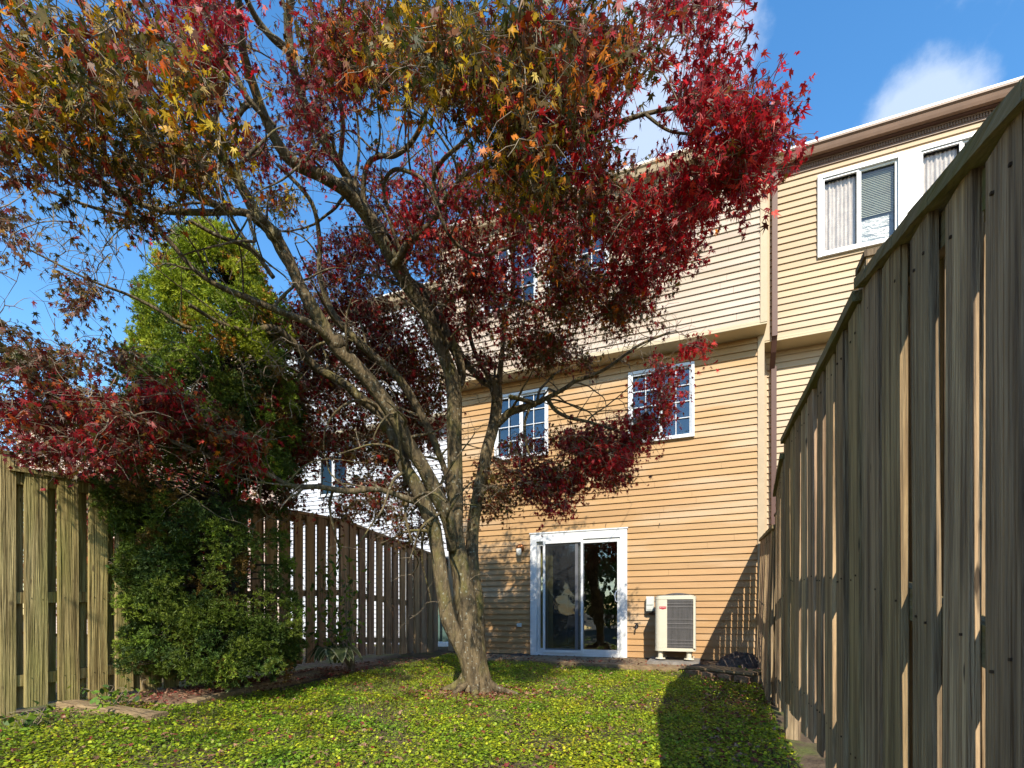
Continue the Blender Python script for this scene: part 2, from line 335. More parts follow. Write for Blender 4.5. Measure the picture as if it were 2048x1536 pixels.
def window(house, x0, x1, z0, z1, y, cols=2, rows=4, glass='glass', sashes=2, fw=.045, back='dark_room', lab=None, grid=True):
    """framed sliding window set in the wall, frame proud of the siding"""
    f = MB(); yo, yi = y-.035, y+.05
    f.box(x0, x0+fw, yo, yi, z0, z1); f.box(x1-fw, x1, yo, yi, z0, z1)
    f.box(x0+fw, x1-fw, yo, yi, z1-fw, z1); f.box(x0+fw, x1-fw, yo-.006, yi, z0, z0+fw*.9)
    w = f.build('window', M['trim_white'], house)
    if lab: w['label'] = lab
    ix0, ix1, iz0, iz1 = x0+fw, x1-fw, z0+fw*.9, z1-fw; sw = (ix1-ix0)/sashes
    for s_ in range(sashes):
        a, b = ix0+s_*sw, ix0+(s_+1)*sw; q = MB(); yy = y-.004+(s_ % 2)*.018; t = .028
        q.box(a+.001, a+t, yy-.012, yy+.012, iz0+.001, iz1-.001); q.box(b-t, b-.001, yy-.012, yy+.012, iz0+.001, iz1-.001)
        q.box(a+t, b-t, yy-.012, yy+.012, iz1-t, iz1-.001); q.box(a+t, b-t, yy-.012, yy+.012, iz0+.001, iz0+t)
        if grid:
            for i in range(1, cols): c = a+t+(b-a-2*t)*i/cols; q.box(c-.006, c+.006, yy-.006, yy+.006, iz0+t, iz1-t)
            for j in range(1, rows): c = iz0+t+(iz1-iz0-2*t)*j/rows; q.box(a+t, b-t, yy-.0075, yy+.0075, c-.006, c+.006)
        q.build('sash', M['trim_white'], w)
    g = MB(); g.add([(ix0, y+.016+.018, iz0), (ix1, y+.034, iz0), (ix1, y+.034, iz1), (ix0, y+.034, iz1)], [(0, 1, 2, 3)])
    g.build('pane', M[glass], w)
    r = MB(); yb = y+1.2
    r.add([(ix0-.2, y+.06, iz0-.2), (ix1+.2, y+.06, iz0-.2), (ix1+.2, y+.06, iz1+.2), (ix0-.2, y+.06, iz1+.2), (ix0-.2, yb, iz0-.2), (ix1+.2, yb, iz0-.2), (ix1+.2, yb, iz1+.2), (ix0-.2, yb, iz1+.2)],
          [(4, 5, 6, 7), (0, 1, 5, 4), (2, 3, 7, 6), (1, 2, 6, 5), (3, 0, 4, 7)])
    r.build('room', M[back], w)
    return w
def build_house(h, X0, X1, yl, yu, mlow, mup, trim, eave, dent, lowh, uph, zsoff=4.235, ztop=6.95, lcorner=True, zmid=None, side_mat=None):
    lo = MB(); siding(lo, X0+.09, X1-.09, -.72, zsoff, yl, lowh)
    lo.build('wall', M[mlow], h)
    up = MB(); siding(up, X0+.09, X1-.09, zsoff+.02, ztop-.24, yu, uph)
    up.build('upper_wall', M[mup], h)
    sb = MB(); sm = side_mat or mlow                                   # side and rear walls
    for xs in (X0+.012, X1-.012):
        sb.add([(xs, yl+.01, -1), (xs, yl+9, -1), (xs, yl+9, zsoff), (xs, yl+.01, zsoff)], [(0, 1, 2, 3)])
        sb.add([(xs, yu+.01, zsoff), (xs, yl+9, zsoff), (xs, yl+9, ztop-.1), (xs, yu+.01, ztop-.1)], [(0, 1, 2, 3)])
    sb.add([(X0+.012, yl+9, -1), (X1-.012, yl+9, -1), (X1-.012, yl+9, ztop-.1), (X0+.012, yl+9, ztop-.1)], [(0, 1, 2, 3)])
    sb.build('side_wall', M[sm], h)
    for a, b in ((X0, X0+.09), (X1-.09, X1)):
        MB().box(a, b, yl-.03, yl+.05, -.74, zsoff-.003).build('corner_board', M[trim], h)
        MB().box(a, b, yu-.03, yu+.05, zsoff+.012, ztop-.24).build('corner_board', M[trim], h)
    so = MB(); so.box(X0, X1, yu-.006, yl+.04, zsoff-.002, zsoff+.012); so.box(X0+.002, X1-.002, yu-.022, yu-.004, zsoff-.012, zsoff+.05)
    so.build('soffit', M['soffit'], h)
    fr = MB(); z = ztop
    fr.box(X0, X1, yu-.03, yu+.3, z-.24, z-.135)                        # frieze
    fr.box(X0, X1, yu-.05, yu-.0305, z-.155, z-.135)
    n = int((X1-X0)/.032)
    for i in range(n): x = X0+.01+i*.032; fr.box(x, x+.017, yu-.044, yu-.0302, z-.205, z-.157)
    fr.build('dentil_trim', M[dent], h)
    ea = MB(); ea.box(X0, X1, yu-.10, yu+.3, z-.134, z-.02); ea.build('fascia', M['brown_metal' if eave == 'brown_trim' else eave], h)
    gu = MB(); prof = [(-.105, -.12), (-.16, -.12), (-.175, -.085), (-.19, -.04), (-.215, -.02), (-.215, 0), (-.205, 0), (-.205, -.012), (-.105, -.012)]
    q = [(x, yu+a, z+b) for x in (X0, X1) for a, b in prof]; k_ = len(prof)
    gu.add(q, [(i, i+1, k_+i+1, k_+i) for i in range(k_-1)]+[tuple(range(k_))[::-1], tuple(range(k_, 2*k_))]); gu.build('gutter', M[eave], h)
    rf = MB(); ry = yu+4.6
    rf.add([(X0, yu-.19, z+.008), (X1, yu-.19, z+.008), (X1, ry, z+1.5), (X0, ry, z+1.5), (X1, yl+9.2, z), (X0, yl+9.2, z)], [(0, 1, 2, 3), (3, 2, 4, 5)])
    rf.add([(X0, yu-.19, z+.004), (X1, yu-.19, z+.004), (X1, yl+9.2, z-.02), (X0, yl+9.2, z-.02)], [(3, 2, 1, 0)])
    for xx in (X0, X1): rf.add([(xx, yu-.19, z), (xx, ry, z+1.5), (xx, yl+9.2, z)], [(0, 1, 2)])
    rf.build('roof', M['shingle'], h)
    de = MB(); de.box(X0, X1, yu-.208, yu-.17, z+.012, z+.042); de.build('drip_edge', M['roof_edge'], h)
X0, X1 = -4.53, .885
H = thing('townhouse', 'tan sided townhouse with a white sliding patio door and an overhanging pale upper storey', 'house', (-1.8, 8.3, -.74))
wl = [(-3.56, -2.53, 2.82, 4.01), (-1.14, -.108, 2.82, 4.01)]
wu = [(-3.68, -2.62, 5.34, 6.59), (-2.47, -1.40, 5.34, 6.59)]
door = (-2.862, -1.158, -.73, 1.425)
ins = lambda r: (r[0]+.012, r[1]-.012, r[2]+.012, r[3]-.012)
build_house(H, X0, X1, 8.3, 7.96, 'siding_tan', 'siding_pale', 'trim_cream', 'trim_cream', 'trim_cream', [ins(w) for w in wl]+[(door[0]+.01, door[1]-.01, -.8, door[3]-.01)], [ins(w) for w in wu])
for r in wl: window(H, *r, 8.28)
for r in wu: window(H, *r, 7.945)
# patio door
D = MB(); yo = 8.25; dx0, dx1, dz0, dz1 = door
D.box(dx0, dx0+.115, yo, 8.36, dz0, dz1); D.box(dx1-.115, dx1, yo, 8.36, dz0, dz1); D.box(dx0+.115, dx1-.115, yo, 8.36, dz1-.135, dz1)
D.box(dx0-.015, dx1+.015, yo-.012, yo+.02, dz1, dz1+.022)
D.box(dx0+.022, dx0+.03, yo-.006, yo, dz0, dz1-.03); D.box(dx1-.03, dx1-.022, yo-.006, yo, dz0, dz1-.03)
D.box(dx0+.115, dx1-.115, yo+.01, 8.36, dz0, dz0+.05)
dr = D.build('patio_door', M['trim_white'], H)
fx0, fx1, fz0, fz1 = dx0+.115, dx1-.115, dz0+.05, dz1-.135
def sash(a, b, yy, t=.05, tt=.05, m='trim_white', nm='door_panel'):
    q = MB(); q.box(a, a+t, yy-.018, yy+.018, fz0+.002, fz1-.004); q.box(b-t, b, yy-.018, yy+.018, fz0+.002, fz1-.004)
    q.box(a+t, b-t, yy-.018, yy+.018, fz1-tt-.02, fz1-.004); q.box(a+t, b-t, yy-.018, yy+.018, fz0+.002, fz0+tt+.02)
    o = q.build(nm, M[m], dr)
    g = MB(); g.add([(a+t, yy+.003, fz0+.02), (b-t, yy+.003, fz0+.02), (b-t, yy+.003, fz1-.03), (a+t, yy+.003, fz1-.03)], [(0, 1, 2, 3)])
    return o, g
o, g = sash(fx0+.002, fx0+.80, 8.335, .05); g.build('door_glass', M['glass_door'], dr)
o, g = sash(fx0+.70, fx1-.002, 8.29, .048, .05); g.build('door_glass', M['glass_door'], dr)
o, g = sash(fx0+.125, fx0+.845, 8.262, .038, .03, nm='screen_door'); g.build('insect_screen', M['screen'], dr)
q = MB(); q.box(fx0+.855, fx0+.88, 8.232, 8.262, .24, .345); q.build('latch', M['black_plastic'], dr)
q = MB(); q.tube([(fx1-.03, 8.27, .40), (fx1-.07, 8.235, .37), (fx1-.085, 8.225, .30), (fx1-.07, 8.235, .22), (fx1-.03, 8.27, .19)], [.009]*5, 6); q.build('handle', M['trim_white'], dr)
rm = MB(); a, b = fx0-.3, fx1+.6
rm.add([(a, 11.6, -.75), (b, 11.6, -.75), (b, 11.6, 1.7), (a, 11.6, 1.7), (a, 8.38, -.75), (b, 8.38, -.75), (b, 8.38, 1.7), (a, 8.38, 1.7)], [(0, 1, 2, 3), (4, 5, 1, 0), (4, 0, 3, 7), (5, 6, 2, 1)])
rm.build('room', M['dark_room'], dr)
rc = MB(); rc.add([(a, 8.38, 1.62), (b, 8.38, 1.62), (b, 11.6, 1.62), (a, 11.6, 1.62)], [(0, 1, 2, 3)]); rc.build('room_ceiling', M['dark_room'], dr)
lp = MB(); lp.box(a+.5, a+1.35, 8.7, 10.2, 1.50, 1.60); lp.build('ceiling_panel', M['room_bright'], dr)
bl = MB()
for i in range(6): x = fx0+.01+i*.04; bl.add([(x, 8.44, fz0), (x+.034, 8.47, fz0), (x+.034, 8.47, fz1), (x, 8.44, fz1)], [(0, 1, 2, 3)])
bl.build('vertical_blind', M['blind'], dr)
# lamp, outlets, spigot on the wall
lx, lz = P(1043, 1098, 8.85).x, P(1043, 1098, 8.85).z
lm = MB(); lm.tube([(lx, 8.275, lz+.02), (lx, 8.24, lz+.02), (lx, 8.23, lz+.02)], [.07, .065, .03], 14); lm.tube([(lx, 8.23, lz+.03), (lx, 8.19, lz+.05), (lx, 8.17, lz+.02)], [.02, .022, .03], 8); lm.tube([(lx, 8.17, lz+.03), (lx, 8.17, lz-.005)], [.05, .055], 12)
wlm = lm.build('wall_lamp', M['copper'], H, True)
lm = MB(); lm.tube([(lx, 8.17, lz-.005), (lx, 8.17, lz-.06), (lx, 8.17, lz-.12), (lx, 8.17, lz-.14)], [.045, .048, .036, .01], 12); lm.build('lamp_jar', M['lampglass'], wlm, True)
p = P(1040, 1250, 8.85); q = MB(); q.box(p.x-.04, p.x+.04, 8.24, 8.28, p.z-.03, p.z+.035); q.build('outlet_cover', M['grey_box'], H)
p = P(1274, 1254, 8.1); q = MB(); q.tube([(p.x, 8.28, p.z+.02), (p.x, 8.2, p.z+.02), (p.x, 8.18, p.z-.03)], [.012, .012, .014], 8); q.tube([(p.x, 8.21, p.z+.025), (p.x, 8.21, p.z+.06)], [.008, .008], 6); q.tube([(p.x-.03, 8.21, p.z+.06), (p.x+.03, 8.21, p.z+.06)], [.01, .01], 6); q.tube([(p.x, 8.28, p.z+.02), (p.x, 8.265, p.z+.02)], [.03, .03], 10); q.build('spigot', M['black_plastic'], H)
for px, py in ((1206, 1053), (1320, 1059)): q = MB(); p = P(px, py-9, 8.0); q.tube([(p.x, 8.28, p.z+.02), (p.x, 8.25, p.z+.01), (p.x, 8.245, p.z-.02)], [.005]*3, 5); q.build('wall_hook', M['black_plastic'], H)
# right neighbour
R = thing('townhouse', 'cream townhouse on the right behind the tall fence, with brown gutter and brown downspout', 'house', (3.6, 8.87, -.74))
nw = [(1.62, 2.67, 5.34, 6.57), (2.81, 3.86, 5.34, 6.57), (2.66, 3.7, 2.82, 4.0)]
build_house(R, .89, 6.3, 8.87, 8.52, 'siding_cream', 'siding_cream', 'trim_cream', 'brown_trim', 'brown_trim', [ins(nw[2])], [ins(nw[0]), ins(nw[1])])
def curtain(w, x0, x1, z0, z1, y, m, nm='curtain', wave=.012, n=60):
    c = MB(); xs = np.linspace(x0, x1, n)
    vs_ = [(x, y+wave*math.sin(i*.9)+wave*.6*math.sin(i*.37), z) for z in (z0, z1) for i, x in enumerate(xs)]
    c.add(vs_, [(i, i+1, n+i+1, n+i) for i in range(n-1)]); return c.build(nm, M[m], w, True)
for i, r in enumerate(nw[:2]):
    w = window(R, *r, 8.50, 1, 1, 'glass_pale', 2, .06, grid=False)
    mid = (r[0]+r[1])/2
    curtain(w, r[0]+.08, mid-.02, r[2]+.08, r[3]-.08, 8.575, 'curtain')
    if i == 0:
        b = MB(); 
        for k_ in range(26): z = r[3]-.10-k_*.025; b.add([(mid+.02, 8.575, z), (r[1]-.08, 8.575, z), (r[1]-.08, 8.592, z+.018), (mid+.02, 8.592, z+.018)], [(0, 1, 2, 3)])
        b.build('mini_blind', M['miniblind'], w)
        b = MB(); b.add([(mid+.01, 8.61, r[2]+.06), (r[1]-.07, 8.61, r[2]+.06), (r[1]-.07, 8.61, r[3]-.07), (mid+.01, 8.61, r[3]-.07)], [(0, 1, 2, 3)]); b.build('window_film', M['wrinkled_film'], w)
    else: curtain(w, mid+.02, r[1]-.08, r[2]+.08, r[3]-.08, 8.575, 'curtain')
q = MB(); q.box(2.672, 2.808, 8.47, 8.5, 5.34, 6.57); q.build('window_mullion', M['trim_white'], R)
window(R, *nw[2], 8.85)
ds = MB()
dxx = 1.045
def bar(mb, p, w=.075, d=.055):
    for (a, b) in zip(p, p[1:]):
        a = Vector(a); b = Vector(b); t = (b-a).normalized(); s_ = Vector((1, 0, 0)); u = t.cross(s_).normalized()
        mb.add([a-s_*w/2-u*d/2, a+s_*w/2-u*d/2, a+s_*w/2+u*d/2, a-s_*w/2+u*d/2, b-s_*w/2-u*d/2, b+s_*w/2-u*d/2, b+s_*w/2+u*d/2, b-s_*w/2+u*d/2],
               [(0, 1, 2, 3), (7, 6, 5, 4), (0, 4, 5, 1), (1, 5, 6, 2), (2, 6, 7, 3), (3, 7, 4, 0)])
bar(ds, [(dxx, 8.455, 6.83), (dxx, 8.455, 4.27)]); bar(ds, [(dxx, 8.455, 4.30), (dxx, 8.60, 4.1), (dxx+.005, 8.80, 3.93)], .072, .05); bar(ds, [(dxx+.03, 8.80, 3.96), (dxx+.03, 8.80, -.7)])
ds.build('downspout', M['brown_metal'], R)
# left neighbour
WH = thing('townhouse', 'white sided townhouse on the left, mostly hidden behind the maple', 'house', (-7.2, 9.48, -.74))
ww = [(-8.8, -7.75, 2.82, 4.01), (-6.0, -4.97, 2.82, 4.01)]
p0 = P(638, 996, 10.4); p1 = P(698, 905, 11.0)
sc = 9.48/(p0.x*0+p0.y); xa = p0.x*9.48/p0.y; xb = P(698, 905, 1).x/P(698, 905, 1).y*9.48; za = P(638, 996, 1).z/P(638, 996, 1).y*9.48; zb = P(698, 905, 1).z/P(698, 905, 1).y*9.48
ww = [(xa, xb, za, zb)]
wwu = [(-7.05, -6.1, 5.3, 6.5), (-9.2, -8.2, 5.3, 6.5)]
gd = (-6.3, -4.9, -.72, 1.35)
build_house(WH, -9.95, -4.535, 9.48, 9.13, 'siding_white', 'siding_white', 'trim_white', 'trim_cream', 'trim_cream', [ins(ww[0]), (gd[0]+.02, gd[1]-.02, -.8, gd[3]-.02)], [ins(r) for r in wwu])
window(WH, *ww[0], 9.46, 1, 1, grid=False, glass='glass_pale', back='teal_pane')
for r in wwu: window(WH, *r, 9.11, 2, 4)
window(WH, *gd, 9.46, 1, 1, grid=False, glass='glass_pale', back='teal_pane', fw=.09)
FH = thing('townhouse', 'pinkish beige townhouse beyond the white one, glimpsed through leaves at the left', 'house', (-12.6, 10.1, -.74))
build_house(FH, -15.35, -9.955, 10.1, 9.75, 'siding_pink', 'siding_pink', 'trim_cream', 'trim_cream', 'trim_cream', [(-13.1, -12.1, 2.85, 4.0)], [(-14, -13, 5.35, 6.55)])
window(FH, -13.11, -12.09, 2.84, 4.01, 10.08); window(FH, -14.01, -12.99, 5.34, 6.56, 9.73)
FG = thing('townhouse', 'last beige townhouse of the row, behind the far left end of the mossy fence', 'house', (-18, 10.7, -.74))
build_house(FG, -24, -15.355, 10.7, 10.35, 'siding_pink', 'siding_pink', 'trim_cream', 'trim_cream', 'trim_cream', [(-19.1, -18.1, 2.85, 4.0)], [(-19, -18, 5.35, 6.55)])
window(FG, -19.11, -18.09, 2.84, 4.01, 10.68); window(FG, -19.01, -17.99, 5.34, 6.56, 10.33)
# ------------------------------------------------------------------ fences
def fence(name, label, pts, face, m, mr, thick=.029, pitch=.208, panels_only=None, lean=0):
    """pts: list of (x,y,ztop,zbot). boards alternate on both sides of the rails. face=+1: front boards on -X side"""
    F = thing(name, label, 'fence', (pts[0][0], pts[0][1], pts[0][3]))
    for pi, (a, b) in enumerate(zip(pts, pts[1:])):
        A = Vector((a[0], a[1], 0)); B = Vector((b[0], b[1], 0)); Ln = (B-A).length; d = (B-A)/Ln; nrm = Vector((-d.y, d.x, 0))*face    # towards our yard
        bd = MB(); pitch = .196 if face > 0 else .208; n = int(round(Ln/pitch))
        for side in (1, -1):
            for i in range(n+ (1 if side < 0 else 0)):
                s0 = (.085 if m == 'fence_left' else 0)+(i*Ln/n if side > 0 else (i-.5)*Ln/n+(-.012 if face > 0 else 0))+random.uniform(-.006, .006)+.008
                w = (.135 if face < 0 else .12 if side > 0 else .112)*random.uniform(.95, 1.03); s1 = s0+w
                s0 = max(s0-(.208 if side < 0 and i == -1 else 0), .002); s1 = min(s1, Ln-.002)
                if s1-s0 < .05: continue
                t0, t1 = s0/Ln, s1/Ln
                zt = lambda t: a[2]+(b[2]-a[2])*t; zb = lambda t: a[3]+(b[3]-a[3])*t
                ho = .0175 if face > 0 else .034; th_ = .0205 if face > 0 else thick; o = nrm*ho*side; o2 = nrm*(ho+th_)*side
                j = random.uniform(-.002, .004); zz0 = random.uniform(-.02, .03); 
                tl = random.uniform(-.006, .006); tw = random.uniform(-.004, .006)
                ztop_ = (zt((t0+t1)/2)-.001)+random.uniform(-.006, 0)
                q = []
                segs = 7
                bow = random.uniform(-.006, .006); cup = random.uniform(-.003, .003)
                for si in range(segs+1):
                    f = si/segs; zz = (zb((t0+t1)/2)+zz0)*(1-f)+ztop_*f; sh = d*(tl*f+bow*math.sin(f*3.14))
                    ln = nrm*(lean*(1-f)+cup*math.sin(f*5))
                    for (s_, oo) in ((s0, o), (s1, o), (s1, o2), (s0, o2)):
                        q.append(A+d*s_+oo*1.0+nrm*j+sh+ln+Vector((0, 0, zz))+(nrm*tw if (s_ == s1) else Vector()))
                fs = [(4*k_+i_, 4*k_+(i_+1) % 4, 4*k_+4+(i_+1) % 4, 4*k_+4+i_) for k_ in range(segs) for i_ in range(4)]+[(3, 2, 1, 0), tuple(4*segs+i_ for i_ in range(4))]
                if side > 0:
                    for fr_ in (.12, .47, .95):
                        for ss in (.25, .75):
                            if random.random() < .15: continue
                            zz = zb((t0+t1)/2)*(1-fr_)+zt((t0+t1)/2)*fr_+random.uniform(-.015, .015); c_ = A+d*(s0+(s1-s0)*ss)+o2+nrm*(j+cup*math.sin(fr_*5)+lean*(1-fr_)); e_ = .003
                            nb_ = [c_+d*a_*e_+Vector((0, 0, zz+b_*e_))+nrm*q_ for q_ in (-.003, .0035) for a_, b_ in ((-1, -1), (1, -1), (1, 1), (-1, 1))]
                            bd.add(nb_, [(4, 5, 6, 7), (7, 6, 5, 4), (0, 1, 5, 4), (1, 2, 6, 5), (2, 3, 7, 6), (3, 0, 4, 7)][:1]+[(0, 1, 5, 4), (1, 2, 6, 5), (2, 3, 7, 6), (3, 0, 4, 7)], (.16, .13, .12))
                t = random.uniform(.70, 1.22); col = (t, t*random.uniform(.95, 1.03), t*random.uniform(.86, 1.05))
                bd.add(q, fs, col)
        bd.build('board_panel', M[m], F)
        for fr in (.47, .12):
            r = MB(); za = a[3]+(a[2]-a[3])*fr; zb_ = b[3]+(b[2]-b[3])*fr
            r.beam(A+d*.02+Vector((0, 0, za)), B-d*.02+Vector((0, 0, zb_)), .0345 if face > 0 else .0675, .088, (.9, .9, .85)); r.build('rail', M[mr], F)
        r = MB(); r.beam(A+Vector((0, 0, a[2]-.05)), B+Vector((0, 0, b[2]-.05)), .0345 if face > 0 else .0675, .085, (.9, .9, .85)); r.build('rail', M[mr], F)
        r = MB(); ng = 14; prev = None
        for i in range(ng):
            f0, f1 = i/ng, (i+1)/ng; w = .12 if face > 0 else .145
            if prev is None: prev = random.uniform(-.003, .003)
            nx = random.uniform(-.003, .003)
            r.beam(A+d*Ln*f0+Vector((0, 0, a[2]+(b[2]-a[2])*f0+.019+prev)), A+d*Ln*f1+Vector((0, 0, a[2]+(b[2]-a[2])*f1+.019+nx)), w+nx, .037, (1, 1, 1)); prev = nx
        r.build('cap_board', M[mr], F)
    for i, p in enumerate(pts):
        tt = max(p[2], pts[min(i, len(pts)-1)][2])
        dd = (Vector(pts[min(i+1, len(pts)-1)][:2])-Vector(pts[max(i-1, 0)][:2])).normalized()
        if i == len(pts)-1: continue
        q = MB(); c = Vector((p[0]+(.015 if face > 0 else 0), p[1])); h = .045
        q.box(c.x-h, c.x+h, c.y-h, c.y+h, p[3]-.15, tt+.12); po = q.build('post', M[m], F)
        q = MB(); q.box(c.x-h-.008, c.x+h+.008, c.y-h-.008, c.y+h+.008, tt+.121, tt+.142, (.5, .5, .5)); q.add([(c.x-h, c.y-h, tt+.142), (c.x+h, c.y-h, tt+.142), (c.x+h, c.y+h, tt+.142), (c.x-h, c.y+h, tt+.142), (c.x, c.y, tt+.16)], [(0, 1, 4), (1, 2, 4), (2, 3, 4), (3, 0, 4)], (.5, .5, .5)); q.build('post_cap', M[m], po)
    return F
RF = fence('fence', 'tall weathered wooden board fence with a mossy top board running up the right edge', [
    (.56, .35, .655, -1.14), (.56, 2.04, 1.144, -.80)], 1, 'fence_right', 'rail_moss')
def more(F, pts, lean=0, m='fence_right', mr='rail_moss'):
    G = fence('tmp', 'tmp', pts, 1, m, mr, lean=lean)
    for ch in list(G.children):
        ch.parent = F; off = G.location-F.location; ch.data.transform(__import__('mathutils').Matrix.Translation(off))
        for g in ch.children: g.data.transform(__import__('mathutils').Matrix.Translation(off))
    bpy.data.objects.remove(G)
more(RF, [(.56, 2.06, 1.112, -.74), (.56, 3.77, 1.162, -.60)])
more(RF, [(.56, 3.79, 1.065, -.70), (.68, 5.15, 1.10, -.82)])
more(RF, [(.68, 5.2, .81, -.90), (.86, 8.2, 1.09, -.80)], lean=.06)
LF = fence('fence', 'mossy yellow-green board fence standing along the left side behind the conifer', [
    (-5.22, -.6, .62, -.98), (-5.20, 1.9, .74, -.94)], -1, 'fence_left', 'fence_left')
def moreL(pts, m='fence_left'): 
    G = fence('tmp', 'tmp', pts, -1, m, m)
    for ch in list(G.children):
        ch.parent = LF; off = G.location-LF.location; ch.data.transform(__import__('mathutils').Matrix.Translation(off))
        for g in ch.children: g.data.transform(__import__('mathutils').Matrix.Translation(off))
    bpy.data.objects.remove(G)
moreL([(-4.97, 2.07, 1.095, -.74), (-4.96, 3.98, 1.25, -.70)])
moreL([(-4.96, 3.98, 1.25, -.70), (-4.95, 5.89, 1.36, -.60)], 'fence_far')
moreL([(-4.95, 5.89, 1.34, -.62), (-4.85, 8.4, 1.10, -.74)], 'fence_far')
# ------------------------------------------------------------------ AC unit
ax0, ax1, ay0, ay1, az0, az1 = -.655, -.085, 7.58, 8.13, -.545, .262
AC = thing('heat_pump', 'beige square heat pump with a dark wire grille and red badge beside the patio door', 'air conditioner', ((ax0+ax1)/2, 7.7, -.70))
def rrect(x0, x1, y0, y1, r, n=6):
    o = []
    for cx, cy, a0 in ((x1-r, y1-r, 0), (x0+r, y1-r, 90), (x0+r, y0+r, 180), (x1-r, y0+r, 270)):
        for i in range(n+1): a = math.radians(a0+90*i/n); o.append((cx+r*math.cos(a), cy+r*math.sin(a)))
    return o
def prism(mb, poly, z0, z1, col=(1, 1, 1)):
    n = len(poly); mb.add([(x, y, z0) for x, y in poly]+[(x, y, z1) for x, y in poly], [(i, (i+1) % n, n+(i+1) % n, n+i) for i in range(n)]+[tuple(range(n))[::-1], tuple(range(n, 2*n))], col)
q = MB(); prism(q, rrect(ax0+.02, ax1-.012, ay0+.012, ay1-.012, .07), az0+.03, az1-.03); q.build('coil', M['ac_dark'], AC)
q = MB(); prism(q, rrect(ax0-.005, ax1+.006, ay0-.006, ay1+.006, .085), az0-.005, az0+.04); q.build('base_pan', M['ac_beige'], AC)
q = MB(); prism(q, rrect(ax0-.006, ax1+.008, ay0-.008, ay1+.008, .085), az1-.045, az1+.0); prism(q, rrect(ax0+.02, ax1-.02, ay0+.02, ay1-.02, .07), az1+.0005, az1+.012); tp = q.build('top_cover', M['ac_beige'], AC)
q = MB(); cx, cy = (ax0+ax1)/2+.02, (ay0+ay1)/2
for i in range(9):
    r_ = .25*(i+1)/9; zz = az1+.013+.042*math.cos(r_/.25*1.5)
    q.tube([(cx+r_*math.cos(a), cy+r_*math.sin(a), zz) for a in np.linspace(0, 6.2832, 25)], [.004]*25, 4, False)
for k_ in range(10):
    a = k_*math.pi/5; q.tube([(cx+r_*math.cos(a), cy+r_*math.sin(a), az1+.013+.042*math.cos(r_/.25*1.5)) for r_ in (.02, .12, .2, .25)], [.004]*4, 4, False)
q.build('fan_guard', M['ac_dark'], AC)
# corner panel
poly = rrect(ax0, ax1, ay0, ay1, .08, 8); out = []
q = MB(); c = [(x, y) for x, y in rrect(ax0-.001, ax1, ay0-.004, ay1, .08, 8)][18:27]   # near-left corner arc
arc = [(ax0-.001, ay0+.22)]+c+[(ax0+.175, ay0-.004)]
vv = [(x, y, z) for z in (az0+.041, az1-.046) for x, y in arc]; n_ = len(arc)
q.add(vv, [(i, i+1, n_+i+1, n_+i) for i in range(n_-1)])
arc2 = [(x+.012 if x < ax0+.02 else x, y+.012) for x, y in arc]; vv = [(x, y, z) for z in (az0+.041, az1-.046) for x, y in arc2]; q.add(vv, [(n_+i, n_+i+1, i+1, i) for i in range(n_-1)])
cp = q.build('corner_panel', M['ac_beige'], AC, True)
# wire grille on the front and the right
q = MB()
for i in range(44): x = ax0+.182+i*(ax1-.03-ax0-.182)/43; q.box(x, x+.0022, ay0-.002, ay0+.002, az0+.041, az1-.046)
for f in (.035, .085, .155, .41, .50, .59, .84, .91, .965): z = az1-.045-f*(az1-az0-.09); q.box(ax0+.176, ax1-.03, ay0-.008, ay0-.0035, z-.003, z+.003)
for f in (.035, .085, .155, .41, .50, .59, .84, .91, .965): z = az1-.045-f*(az1-az0-.09); q.box(ax1+.002, ax1+.006, ay0+.04, ay1-.04, z-.003, z+.003)
for i in range(30): y = ay0+.04+i*.018; q.box(ax1-.002, ax1+.0015, y, y+.0022, az0+.041, az1-.046)
q.build('grille', M['ac_wire'], AC)
q = MB(); q.box(ax1-.03, ax1+.001, ay0-.006, ay0+.03, az0+.041, az1-.046); q.build('corner_post', M['ac_beige'], AC)
bx0, bz = ax0+.065, az1-.15
q = MB(); pg = [(0, 0), (.1, 0), (.1, -.03), (.05, -.043), (0, -.03)]
q.add([(bx0+x, ay0-.0075, bz+z) for x, z in pg]+[(bx0+x, ay0-.004, bz+z) for x, z in pg], [(4, 3, 2, 1, 0)]+[(i, (i+1) % 5, 5+(i+1) % 5, 5+i) for i in range(5)]); bdg = q.build('badge', M['red_badge'], cp)
tcv = bpy.data.curves.new('badge_lettering', 'FONT'); tcv.body = 'BRYANT'; tcv.size = .024; tcv.align_x = 'CENTER'; tcv.align_y = 'CENTER'
to = bpy.data.objects.new('tmp', tcv); C.objects.link(to); bpy.context.view_layer.update()
tme = bpy.data.meshes.new_from_object(to); bpy.data.objects.remove(to)
tme.transform(__import__('mathutils').Matrix.Translation((bx0+.05, ay0-.0085, bz-.017)) @ __import__('mathutils').Matrix.Rotation(math.pi/2, 4, 'X')); tme.transform(__import__('mathutils').Matrix.Translation(-AC.location))
tme.materials.clear(); tme.materials.append(M['badge_letter']); to = bpy.data.objects.new('badge_lettering', tme); C.objects.link(to); to.parent = bdg
for xx in (ax0+.075, ax1-.09):
    for yy in (ay0+.07, ay1-.09):
        q = MB(); q.tube([(xx, yy, az0-.006), (xx, yy, az0-.10), (xx, yy, -.672), (xx, yy, -.671)], [.036, .036, .042, .07], 12); q.tube([(xx, yy, -.671), (xx, yy, -.655)], [.075, .07], 10); q.build('foot', M['ac_beige'], AC, False)
q = MB(); q.tube([(P(1291, 1222, 8.0).x+.06, 8.25, P(1300, 1228, 7.95).z), (ax0+.02, 8.15, .0), (ax0+.03, 8.0, -.06)], [.012]*3, 8); q.build('cable', M['black_plastic'], AC)
